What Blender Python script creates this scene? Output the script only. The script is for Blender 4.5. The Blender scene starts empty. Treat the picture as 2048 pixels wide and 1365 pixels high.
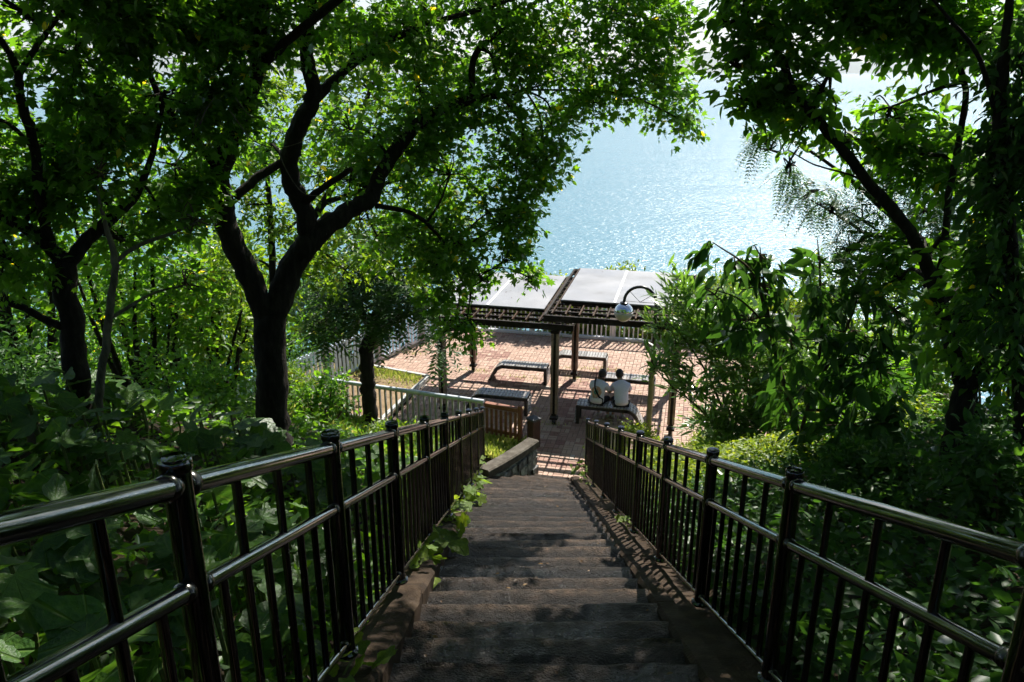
import bpy, bmesh, math, random
import numpy as np
from mathutils import Vector, Matrix, noise as mnoise

# ------------------------------------------------------------------ camera, sky, sun, exposure
scene = bpy.context.scene
COL = scene.collection
IMG_W, IMG_H, FOC = 2048.0, 1365.0, 1600.0
PITCH = math.atan((IMG_H / 2 - 136.0) / FOC)
CAM_Z = 7.9
cam_data = bpy.data.cameras.new('camera')
cam = bpy.data.objects.new('camera', cam_data)
COL.objects.link(cam)
cam.location = (0, 0, CAM_Z)
cam.rotation_euler = (math.pi / 2 - PITCH, 0, 0)
cam_data.sensor_width = 36.0
cam_data.lens = 36.0 * FOC / IMG_W
cam_data.clip_start = 0.05
cam_data.clip_end = 20000
scene.camera = cam

SUN_AZ = math.radians(28)      # to the right of straight ahead (+Y)
SUN_EL = math.radians(48.5)
world = bpy.data.worlds.new('World')
scene.world = world
world.use_nodes = True
wn = world.node_tree
wn.nodes.clear()
w_out = wn.nodes.new('ShaderNodeOutputWorld')
w_bg = wn.nodes.new('ShaderNodeBackground')
w_sky = wn.nodes.new('ShaderNodeTexSky')
w_sky.sky_type = 'NISHITA'
w_sky.sun_disc = False
w_sky.sun_elevation = SUN_EL
w_sky.sun_rotation = SUN_AZ
w_sky.altitude = 20
w_sky.air_density = 1.0
w_sky.dust_density = 0.6
w_sky.ozone_density = 2.5
w_bg.inputs[1].default_value = 0.052
wn.links.new(w_sky.outputs[0], w_bg.inputs[0])
wn.links.new(w_bg.outputs[0], w_out.inputs[0])

sun_data = bpy.data.lights.new('sun', 'SUN')
sun_data.energy = 5.0
sun_data.angle = math.radians(0.53)
sun_data.color = (1.0, 0.95, 0.86)
sun = bpy.data.objects.new('sun', sun_data)
COL.objects.link(sun)
to_sun = Vector((math.sin(SUN_AZ) * math.cos(SUN_EL), math.cos(SUN_AZ) * math.cos(SUN_EL), math.sin(SUN_EL)))
sun.rotation_euler = to_sun.to_track_quat('Z', 'Y').to_euler()
sun.location = to_sun * 60

scene.view_settings.view_transform = 'Standard'
scene.view_settings.look = 'None'
scene.view_settings.gamma = 1.0
scene.view_settings.use_curve_mapping = False
scene.view_settings.exposure = 1.15
cy = scene.cycles
cy.max_bounces = 5
cy.diffuse_bounces = 2
cy.glossy_bounces = 3
cy.transmission_bounces = 4
cy.transparent_max_bounces = 4
cy.volume_bounces = 0
cy.caustics_reflective = False
cy.caustics_refractive = False
cy.sample_clamp_indirect = 6.0
cy.use_denoising = True
cy.use_adaptive_sampling = True
cy.adaptive_threshold = 0.03

# ------------------------------------------------------------------ geometry helpers
def ray(px, py):
    u = (px - IMG_W / 2) / FOC
    v = -(py - IMG_H / 2) / FOC
    return np.array([u, math.cos(PITCH) + v * math.sin(PITCH), -math.sin(PITCH) + v * math.cos(PITCH)])

def at(px, py, d):
    """survey point: the world point seen at a pixel of the photograph, d metres ahead"""
    r = ray(px, py)
    return np.array([0, 0, CAM_Z]) + r * (d / r[1])

def onz(px, py, z=0.0):
    r = ray(px, py)
    return np.array([0, 0, CAM_Z]) + r * ((z - CAM_Z) / r[2])

def nrm(v):
    v = np.asarray(v, float)
    return v / (np.linalg.norm(v, axis=-1, keepdims=True) + 1e-12)

class MB:
    def __init__(s):
        s.v = []; s.f = []; s.m = []
    def add(s, verts, faces, mi=0):
        b = len(s.v)
        s.v.extend([tuple(float(c) for c in p) for p in verts])
        s.f.extend([tuple(b + i for i in f) for f in faces])
        s.m.extend([mi] * len(faces))
        return s
    def box(s, c, size, rz=0.0, mi=0, tilt=None):
        hx, hy, hz = size[0] / 2, size[1] / 2, size[2] / 2
        ca, sa = math.cos(rz), math.sin(rz)
        V = []
        for z in (-hz, hz):
            for (x, y) in ((-hx, -hy), (hx, -hy), (hx, hy), (-hx, hy)):
                p = Vector((x, y, z))
                if tilt is not None:
                    p = tilt @ p
                V.append((c[0] + p.x * ca - p.y * sa, c[1] + p.x * sa + p.y * ca, c[2] + p.z))
        return s.add(V, [(3, 2, 1, 0), (4, 5, 6, 7), (0, 1, 5, 4), (1, 2, 6, 5), (2, 3, 7, 6), (3, 0, 4, 7)], mi)
    def bbox(s, c, size, b=0.006, rz=0.0, mi=0):
        """box with chamfered edges"""
        bm = bmesh.new()
        bmesh.ops.create_cube(bm, size=1.0)
        bmesh.ops.scale(bm, vec=size, verts=bm.verts)
        bmesh.ops.bevel(bm, geom=list(bm.edges), offset=b, segments=1, affect='EDGES')
        bmesh.ops.rotate(bm, cent=(0, 0, 0), matrix=Matrix.Rotation(rz, 3, 'Z'), verts=bm.verts)
        bm.verts.index_update()
        s.add([(v.co.x + c[0], v.co.y + c[1], v.co.z + c[2]) for v in bm.verts], [[v.index for v in f.verts] for f in bm.faces], mi)
        bm.free()
        return s
    def beam(s, a, b, w, h, mi=0):
        """rectangular bar from a to b, w across, h high"""
        a = Vector([float(q) for q in a]); b = Vector([float(q) for q in b])
        d = (b - a).normalized()
        side = d.cross(Vector((0, 0, 1)))
        if side.length < 1e-4:
            side = Vector((1, 0, 0))
        side.normalize()
        up = side.cross(d).normalized()
        V = []
        for p in (a, b):
            for (i, j) in ((-1, -1), (1, -1), (1, 1), (-1, 1)):
                V.append(p + side * (i * w / 2) + up * (j * h / 2))
        return s.add(V, [(0, 1, 2, 3), (7, 6, 5, 4), (0, 4, 5, 1), (1, 5, 6, 2), (2, 6, 7, 3), (3, 7, 4, 0)], mi)
    def tube(s, pts, rad, n=8, mi=0, cap=True, rough=0.0, rng=None):
        pts = np.asarray(pts, float)
        k = len(pts)
        rad = np.broadcast_to(np.asarray(rad, float), (k,))
        tang = np.gradient(pts, axis=0) if k > 2 else np.repeat((pts[1:] - pts[:1]), k, 0)
        tang = nrm(tang)
        ref = np.array([0, 0, 1.0]) if abs(tang[0][2]) < 0.9 else np.array([1.0, 0, 0])
        u = nrm(np.cross(tang[0], ref))
        V = []
        ph = np.arange(n) * 2 * math.pi / n
        for i in range(k):
            u = u - tang[i] * np.dot(u, tang[i]); u = nrm(u)
            w = np.cross(tang[i], u)
            for j in range(n):
                r = rad[i]
                if rough and rng is not None:
                    r *= 1 + rough * (rng.random() - .5)
                V.append(pts[i] + r * (math.cos(ph[j]) * u + math.sin(ph[j]) * w))
        F = []
        for i in range(k - 1):
            for j in range(n):
                a = i * n + j; b = i * n + (j + 1) % n
                F.append((a, b, b + n, a + n))
        if cap:
            F.append(tuple(range(n - 1, -1, -1)))
            F.append(tuple((k - 1) * n + j for j in range(n)))
        return s.add(V, F, mi)
    def lathe(s, c, prof, n=16, mi=0):
        """profile of (radius, z) turned about a vertical axis at c"""
        V = []
        for (r, z) in prof:
            for j in range(n):
                a = 2 * math.pi * j / n
                V.append((c[0] + r * math.cos(a), c[1] + r * math.sin(a), c[2] + z))
        F = []
        for i in range(len(prof) - 1):
            for j in range(n):
                a = i * n + j; b = i * n + (j + 1) % n
                F.append((a, b, b + n, a + n))
        F.append(tuple(range(n - 1, -1, -1)))
        F.append(tuple((len(prof) - 1) * n + j for j in range(n)))
        return s.add(V, F, mi)
    def mesh(s, name, mats, smooth=False):
        me = bpy.data.meshes.new(name)
        me.from_pydata(s.v, [], s.f)
        for m in (mats if isinstance(mats, (list, tuple)) else [mats]):
            me.materials.append(m)
        if any(s.m):
            me.polygons.foreach_set('material_index', s.m)
        if smooth:
            me.polygons.foreach_set('use_smooth', [True] * len(s.f))
            if smooth == 'auto':
                me.set_sharp_from_angle(angle=math.radians(40))
        me.update()
        return me
    def build(s, name, mats, parent=None, smooth=False):
        return link(name, s.mesh(name, mats, smooth), parent)

def link(name, me, parent=None, loc=None, rz=None):
    o = bpy.data.objects.new(name, me)
    COL.objects.link(o)
    if parent is not None:
        o.parent = parent
    if loc is not None:
        o.location = [float(c) for c in loc]
    if rz is not None:
        o.rotation_euler = (0, 0, rz)
    return o

def empty(name, loc=(0, 0, 0), rz=0.0):
    o = bpy.data.objects.new(name, None)
    COL.objects.link(o)
    o.empty_display_size = 0.2
    o.location = [float(c) for c in loc]
    o.rotation_euler = (0, 0, rz)
    return o

def tag(o, label=None, cat=None, group=None, kind=None):
    if label: o['label'] = label
    if cat: o['category'] = cat
    if group: o['group'] = group
    if kind: o['kind'] = kind
    return o

def catmull(P, n=6):
    P = np.asarray(P, float)
    if len(P) < 3:
        t = np.linspace(0, 1, n + 1)[:, None]
        return P[0] * (1 - t) + P[1] * t
    Q = np.vstack([2 * P[0] - P[1], P, 2 * P[-1] - P[-2]])
    out = []
    for i in range(1, len(Q) - 2):
        for t in np.linspace(0, 1, n, endpoint=False):
            a, b, c, d = Q[i - 1], Q[i], Q[i + 1], Q[i + 2]
            out.append(.5 * ((2 * b) + (-a + c) * t + (2 * a - 5 * b + 4 * c - d) * t * t + (-a + 3 * b - 3 * c + d) * t ** 3))
    out.append(P[-1])
    return np.array(out)

def sstep(a, b, x):
    t = min(1.0, max(0.0, (x - a) / (b - a)))
    return t * t * (3 - 2 * t)

# ------------------------------------------------------------------ materials
def new_mat(name):
    m = bpy.data.materials.new(name)
    m.use_nodes = True
    nt = m.node_tree
    nt.nodes.clear()
    out = nt.nodes.new('ShaderNodeOutputMaterial')
    return m, nt, out

def N(nt, typ, **kw):
    n = nt.nodes.new(typ)
    for k, v in kw.items():
        if k.startswith('i_'):
            key = k[2:]
            n.inputs[int(key) if key.isdigit() else key.replace('_', ' ')].default_value = v
        else:
            setattr(n, k, v)
    return n

def ramp(nt, stops, interp='LINEAR'):
    r = nt.nodes.new('ShaderNodeValToRGB')
    r.color_ramp.interpolation = interp
    e = r.color_ramp.elements
    while len(e) < len(stops):
        e.new(0.5)
    for i, (p, c) in enumerate(stops):
        e[i].position = p
        e[i].color = (c[0], c[1], c[2], 1) if len(c) == 3 else c
    return r

def surf(name, cols, scale=6.0, rough=(0.5, 0.8), metal=0.0, bump=0.0, bscale=40.0, detail=6.0, spec=0.5, coat=0.0, per_obj=0.0, coords='Object', rscale=None):
    """noise-mottled principled surface: cols = [(pos, colour), ...]"""
    m, nt, out = new_mat(name)
    b = N(nt, 'ShaderNodeBsdfPrincipled')
    tc = N(nt, 'ShaderNodeTexCoord')
    nz = N(nt, 'ShaderNodeTexNoise', i_Scale=scale, i_Detail=detail, i_Roughness=0.6)
    nt.links.new(tc.outputs[coords], nz.inputs['Vector'])
    rp = ramp(nt, cols)
    fac = nz.outputs['Fac']
    if per_obj:
        oi = N(nt, 'ShaderNodeObjectInfo')
        ma = N(nt, 'ShaderNodeMath', operation='MULTIPLY_ADD')
        ma.inputs[1].default_value = per_obj
        ma.inputs[2].default_value = -per_obj / 2
        nt.links.new(oi.outputs['Random'], ma.inputs[0])
        ad = N(nt, 'ShaderNodeMath', operation='ADD')
        nt.links.new(fac, ad.inputs[0]); nt.links.new(ma.outputs[0], ad.inputs[1])
        fac = ad.outputs[0]
    nt.links.new(fac, rp.inputs[0])
    nt.links.new(rp.outputs[0], b.inputs['Base Color'])
    n2 = N(nt, 'ShaderNodeTexNoise', i_Scale=rscale or scale * 0.7, i_Detail=4.0)
    nt.links.new(tc.outputs[coords], n2.inputs['Vector'])
    mr = N(nt, 'ShaderNodeMapRange')
    mr.inputs[1].default_value = .35; mr.inputs[2].default_value = .65
    mr.inputs[3].default_value = rough[0]; mr.inputs[4].default_value = rough[1]
    nt.links.new(n2.outputs['Fac'], mr.inputs[0])
    nt.links.new(mr.outputs[0], b.inputs['Roughness'])
    b.inputs['Metallic'].default_value = metal
    b.inputs['Specular IOR Level'].default_value = spec if rough[0] < .5 else min(spec, .12)
    if coat:
        b.inputs['Coat Weight'].default_value = coat
        b.inputs['Coat Roughness'].default_value = 0.08
    if bump:
        n3 = N(nt, 'ShaderNodeTexNoise', i_Scale=bscale, i_Detail=5.0)
        nt.links.new(tc.outputs[coords], n3.inputs['Vector'])
        bp = N(nt, 'ShaderNodeBump', i_Strength=bump, i_Distance=0.02)
        nt.links.new(n3.outputs['Fac'], bp.inputs['Height'])
        nt.links.new(bp.outputs[0], b.inputs['Normal'])
    nt.links.new(b.outputs[0], out.inputs[0])
    return m

def leaf_mat(name, stops, trans, tmix=0.45, gloss=0.03, grough=0.42, veins=False):
    """thin leaf: diffuse front, translucent back, faint sheen; tint varies per leaf"""
    m, nt, out = new_mat(name)
    at_ = N(nt, 'ShaderNodeAttribute', attribute_name='tint')
    oi = N(nt, 'ShaderNodeObjectInfo')
    ad = N(nt, 'ShaderNodeMath', operation='ADD')
    ml = N(nt, 'ShaderNodeMath', operation='MULTIPLY'); ml.inputs[1].default_value = 0.0
    nt.links.new(oi.outputs['Random'], ml.inputs[0])
    nt.links.new(at_.outputs['Fac'], ad.inputs[0]); nt.links.new(ml.outputs[0], ad.inputs[1])
    rp = ramp(nt, stops)
    nt.links.new(ad.outputs[0], rp.inputs[0])
    df = N(nt, 'ShaderNodeBsdfDiffuse')
    col = rp.outputs[0]; bump = None
    if veins:
        # ribs fanning out from the stalk, blotches and a browned edge here and there
        tc = N(nt, 'ShaderNodeTexCoord'); sp = N(nt, 'ShaderNodeSeparateXYZ'); nt.links.new(tc.outputs['Object'], sp.inputs[0])
        an = N(nt, 'ShaderNodeMath', operation='ARCTAN2'); nt.links.new(sp.outputs['X'], an.inputs[0]); nt.links.new(sp.outputs['Y'], an.inputs[1])
        k5 = N(nt, 'ShaderNodeMath', operation='MULTIPLY'); k5.inputs[1].default_value = 4.0; nt.links.new(an.outputs[0], k5.inputs[0])
        sn = N(nt, 'ShaderNodeMath', operation='SINE'); nt.links.new(k5.outputs[0], sn.inputs[0])
        ab = N(nt, 'ShaderNodeMath', operation='ABSOLUTE'); nt.links.new(sn.outputs[0], ab.inputs[0])
        vm_ = N(nt, 'ShaderNodeMapRange'); vm_.inputs[1].default_value = .0; vm_.inputs[2].default_value = .22; vm_.inputs[3].default_value = 1; vm_.inputs[4].default_value = 0
        nt.links.new(ab.outputs[0], vm_.inputs[0])
        nz = N(nt, 'ShaderNodeTexNoise', i_Scale=7.0, i_Detail=5.0); nt.links.new(tc.outputs['Object'], nz.inputs['Vector'])
        bl = ramp(nt, [(.3, (.62, .66, .6)), (.55, (1, 1, 1)), (.72, (1.25, 1.1, .8))]); nt.links.new(nz.outputs['Fac'], bl.inputs[0])
        m1 = N(nt, 'ShaderNodeMix', data_type='RGBA', blend_type='MULTIPLY'); m1.inputs['Factor'].default_value = 1
        nt.links.new(rp.outputs[0], m1.inputs[6]); nt.links.new(bl.outputs[0], m1.inputs[7])
        m2_ = N(nt, 'ShaderNodeMix', data_type='RGBA'); m2_.inputs[7].default_value = (.13, .20, .06, 1)
        hf = N(nt, 'ShaderNodeMath', operation='MULTIPLY'); hf.inputs[1].default_value = .55; nt.links.new(vm_.outputs[0], hf.inputs[0])
        nt.links.new(hf.outputs[0], m2_.inputs['Factor']); nt.links.new(m1.outputs[2], m2_.inputs[6])
        col = m2_.outputs[2]
        bump = N(nt, 'ShaderNodeBump', i_Strength=.6, i_Distance=.02); bump.invert = True
        ha = N(nt, 'ShaderNodeMath', operation='ADD'); nt.links.new(vm_.outputs[0], ha.inputs[0]); nt.links.new(nz.outputs['Fac'], ha.inputs[1])
        nt.links.new(ha.outputs[0], bump.inputs['Height'])
    nt.links.new(col, df.inputs[0])
    tr = N(nt, 'ShaderNodeBsdfTranslucent')
    mc = N(nt, 'ShaderNodeMix', data_type='RGBA', blend_type='MULTIPLY')
    mc.inputs['Factor'].default_value = 1.0
    nt.links.new(col, mc.inputs[6])
    mc.inputs[7].default_value = (*trans, 1)
    nt.links.new(mc.outputs[2], tr.inputs[0])
    mx = N(nt, 'ShaderNodeMixShader'); mx.inputs[0].default_value = tmix
    nt.links.new(df.outputs[0], mx.inputs[1]); nt.links.new(tr.outputs[0], mx.inputs[2])
    gl = N(nt, 'ShaderNodeBsdfGlossy', i_Roughness=grough)
    gl.inputs[0].default_value = (1, 1, 1, 1)
    if bump:
        nt.links.new(bump.outputs[0], gl.inputs['Normal']); nt.links.new(bump.outputs[0], df.inputs['Normal'])
    lw = N(nt, 'ShaderNodeLayerWeight', i_Blend=0.25)
    mm = N(nt, 'ShaderNodeMath', operation='MULTIPLY_ADD')
    mm.inputs[1].default_value = gloss * 3; mm.inputs[2].default_value = gloss * .5
    nt.links.new(lw.outputs['Fresnel'], mm.inputs[0])
    m2 = N(nt, 'ShaderNodeMixShader')
    nt.links.new(mm.outputs[0], m2.inputs[0])
    nt.links.new(mx.outputs[0], m2.inputs[1]); nt.links.new(gl.outputs[0], m2.inputs[2])
    nt.links.new(m2.outputs[0], out.inputs[0])
    return m

M = {}
YEL = (.42, .33, .03)
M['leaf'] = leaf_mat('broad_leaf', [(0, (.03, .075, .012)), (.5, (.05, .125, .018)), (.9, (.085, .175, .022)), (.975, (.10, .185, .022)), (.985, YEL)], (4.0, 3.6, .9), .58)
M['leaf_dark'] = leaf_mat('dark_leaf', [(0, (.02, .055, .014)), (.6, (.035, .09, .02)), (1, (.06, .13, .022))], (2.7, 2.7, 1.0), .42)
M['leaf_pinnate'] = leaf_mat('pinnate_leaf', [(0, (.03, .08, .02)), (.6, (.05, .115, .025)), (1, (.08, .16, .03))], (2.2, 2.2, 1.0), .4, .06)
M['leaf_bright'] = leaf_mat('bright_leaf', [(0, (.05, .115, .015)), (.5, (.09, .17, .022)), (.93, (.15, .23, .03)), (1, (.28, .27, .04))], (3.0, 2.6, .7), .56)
M['leaf_lance'] = leaf_mat('lance_leaf', [(0, (.06, .13, .03)), (.6, (.11, .20, .045)), (1, (.17, .25, .05))], (2.3, 2.3, .9), .52, .06, .35)
M['leaf_big'] = leaf_mat('big_leaf', [(0, (.03, .075, .018)), (.6, (.045, .11, .02)), (1, (.085, .165, .025))], (2.6, 2.6, .9), .4, .045, .36, veins=True)
M['grass'] = leaf_mat('grass_blade', [(0, (.16, .24, .04)), (.6, (.28, .34, .07)), (1, (.48, .46, .22))], (1.7, 1.6, .9), .45)
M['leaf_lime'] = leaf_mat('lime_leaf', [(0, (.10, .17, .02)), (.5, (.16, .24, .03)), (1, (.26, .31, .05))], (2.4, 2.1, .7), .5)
M['leaf_vine'] = leaf_mat('vine_leaf', [(0, (.10, .18, .022)), (.6, (.16, .25, .03)), (1, (.24, .31, .045))], (2.3, 2.1, .8), .5, .03, .4, veins=True)
M['dead_leaf'] = leaf_mat('fallen_leaf', [(0, (.035, .022, .012)), (.6, (.09, .05, .022)), (1, (.18, .11, .04))], (1.4, 1.1, .7), .25)

def bark_mat(name, a, b_, c):
    m, nt, out = new_mat(name)
    bs = N(nt, 'ShaderNodeBsdfPrincipled', i_Roughness=0.9)
    bs.inputs['Specular IOR Level'].default_value = .2
    tc = N(nt, 'ShaderNodeTexCoord')
    mp = N(nt, 'ShaderNodeMapping'); mp.inputs['Scale'].default_value = (1, 1, .28)
    nt.links.new(tc.outputs['Object'], mp.inputs[0])
    nz = N(nt, 'ShaderNodeTexNoise', i_Scale=22.0, i_Detail=8.0, i_Roughness=.65)
    nt.links.new(mp.outputs[0], nz.inputs['Vector'])
    rp = ramp(nt, [(.3, a), (.5, b_), (.7, c)])
    nt.links.new(nz.outputs['Fac'], rp.inputs[0])
    nt.links.new(rp.outputs[0], bs.inputs['Base Color'])
    bp = N(nt, 'ShaderNodeBump', i_Strength=.9, i_Distance=.03)
    nt.links.new(nz.outputs['Fac'], bp.inputs['Height'])
    nt.links.new(bp.outputs[0], bs.inputs['Normal'])
    nt.links.new(bs.outputs[0], out.inputs[0])
    return m
M['bark'] = bark_mat('bark', (.007, .0055, .0045), (.018, .014, .011), (.040, .033, .027))
M['bark_grey'] = bark_mat('pale_bark', (.06, .05, .04), (.13, .11, .085), (.22, .19, .15))
M['twig'] = surf('twig', [(.3, (.05, .035, .022)), (.7, (.12, .09, .06))], 20, (.7, .9))
M['stem_green'] = surf('green_stem', [(.3, (.08, .11, .03)), (.7, (.15, .16, .06))], 20, (.5, .7))
M['soil'] = surf('soil', [(.3, (.012, .009, .006)), (.55, (.032, .023, .014)), (.75, (.07, .048, .028))], 3.0, (.8, .95), bump=.8, bscale=25)
M['rail'] = surf('black_plated_steel', [(.3, (.075, .075, .08)), (.6, (.105, .105, .106)), (.8, (.17, .16, .15))], 9.0, (.04, .11), metal=1.0, bump=.012, bscale=40)
M['rail_worn'] = surf('hand_polished_steel', [(.3, (.16, .165, .17)), (.6, (.24, .24, .24)), (.8, (.33, .315, .29))], 7.0, (.05, .13), metal=1.0, bump=.012, bscale=40)
M['sleeve'] = surf('rail_sleeve', [(.3, (.06, .06, .06)), (.7, (.11, .108, .10))], 30.0, (.15, .3), metal=1.0)
M['kerb'] = surf('kerb_concrete', [(.25, (.015, .010, .007)), (.5, (.036, .024, .016)), (.75, (.075, .052, .034))], 5.0, (.7, .9), bump=.6, bscale=45)
M['cap_stone'] = surf('wall_cap_concrete', [(.25, (.045, .038, .030)), (.5, (.09, .078, .063)), (.75, (.16, .145, .12))], 7.0, (.7, .9), bump=.5, bscale=50)
M['rubble'] = surf('rough_wall_stone', [(.3, (.08, .08, .078)), (.5, (.22, .22, .215)), (.7, (.48, .48, .47))], 9.0, (.7, .9), bump=.9, bscale=30, per_obj=.25)
M['white_paint'] = surf('white_paint', [(.3, (.72, .74, .76)), (.7, (.84, .85, .86))], 4.0, (.35, .55))
M['sky_tinted_white'] = surf('sky_tinted_paint', [(.3, (.64, .75, .90)), (.7, (.74, .83, .95))], 4.0, (.4, .6), per_obj=.15)  # the blue is sky reflection put into the pale picket colour
M['mauve_post'] = surf('mauve_concrete', [(.3, (.30, .28, .31)), (.7, (.45, .43, .46))], 6.0, (.6, .8))
M['steel'] = surf('pale_painted_steel', [(.3, (.58, .63, .70)), (.7, (.72, .76, .82))], 3.0, (.25, .4))
M['grey_bar'] = surf('grey_bar_paint', [(.3, (.45, .42, .41)), (.7, (.58, .55, .53))], 6.0, (.4, .6))
M['red_wood'] = surf('reddish_stained_wood', [(.3, (.15, .05, .026)), (.6, (.24, .085, .04)), (.8, (.32, .14, .07))], 12.0, (.45, .7), bump=.15, bscale=60)
M['dark_wood'] = surf('dark_brown_timber', [(.3, (.010, .008, .006)), (.55, (.020, .015, .011)), (.8, (.045, .034, .025))], 9.0, (.5, .75), bump=.2, bscale=70)
M['mid_wood'] = surf('brown_timber', [(.3, (.23, .155, .125)), (.55, (.32, .235, .195)), (.8, (.42, .335, .29))], 8.0, (.5, .7), bump=.15, bscale=80)
M['joist_wood'] = surf('joist_timber', [(.3, (.025, .014, .007)), (.6, (.055, .028, .012)), (.8, (.10, .055, .025))], 10.0, (.5, .7), bump=.15, bscale=80, per_obj=.2)
M['roof_panel'] = surf('pale_roof_sheet', [(.28, (.17, .165, .16)), (.42, (.235, .235, .24)), (.58, (.275, .275, .285)), (.75, (.31, .31, .32))], 1.1, (.28, .45), detail=10)
M['bench_frame'] = surf('black_bench_steel', [(.3, (.010, .010, .010)), (.7, (.025, .024, .022))], 8.0, (.3, .5))
M['bench_slat'] = surf('weathered_slat', [(.25, (.17, .16, .15)), (.5, (.27, .255, .245)), (.75, (.40, .385, .37))], 14.0, (.2, .36), bump=.06, bscale=80, per_obj=.35, spec=.7)
M['lamp_black'] = surf('lamp_black_paint', [(.3, (.008, .008, .009)), (.7, (.018, .018, .018))], 6.0, (.25, .45))
M['lamp_column'] = surf('lamp_column_paint', [(.3, (.20, .18, .09)), (.7, (.30, .27, .15))], 5.0, (.4, .6))
M['bollard'] = surf('bollard_brown', [(.3, (.045, .018, .014)), (.6, (.075, .03, .024)), (.8, (.12, .055, .045))], 9.0, (.4, .6), bump=.15, bscale=70)
M['bollard_cap'] = surf('bollard_cap_metal', [(.3, (.03, .03, .034)), (.7, (.08, .08, .09))], 8.0, (.25, .45))
M['edging'] = surf('pale_edging_stone', [(.3, (.36, .37, .36)), (.7, (.52, .53, .52))], 6.0, (.6, .8), bump=.2)
M['green_wire'] = surf('green_wire', [(.3, (.05, .20, .11)), (.7, (.08, .28, .16))], 6.0, (.4, .6))
M['skin'] = surf('skin', [(.3, (.30, .17, .115)), (.7, (.42, .26, .18))], 6.0, (.45, .6))
M['hair'] = surf('black_hair', [(.3, (.006, .005, .005)), (.7, (.02, .017, .015))], 60.0, (.4, .6), bump=.5, bscale=120)
M['shirt_lilac'] = surf('pale_lilac_cloth', [(.3, (.70, .67, .84)), (.7, (.80, .77, .92))], 6.0, (.8, .95), bump=.3, bscale=14)
M['shorts'] = surf('dark_shorts', [(.3, (.012, .012, .016)), (.7, (.028, .028, .034))], 10.0, (.8, .95))
M['strap'] = surf('black_strap', [(.3, (.008, .008, .009)), (.7, (.02, .02, .02))], 20.0, (.5, .7))
M['shoe'] = surf('pale_shoe', [(.3, (.45, .43, .41)), (.7, (.6, .58, .56))], 10.0, (.6, .8))
M['hill'] = surf('far_hill', [(.3, (.03, .06, .03)), (.7, (.07, .10, .05))], .01, (.9, 1.0))
M['far_building'] = surf('far_pale_building', [(.3, (.55, .55, .54)), (.7, (.7, .7, .68))], .1, (.7, .9))

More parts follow.
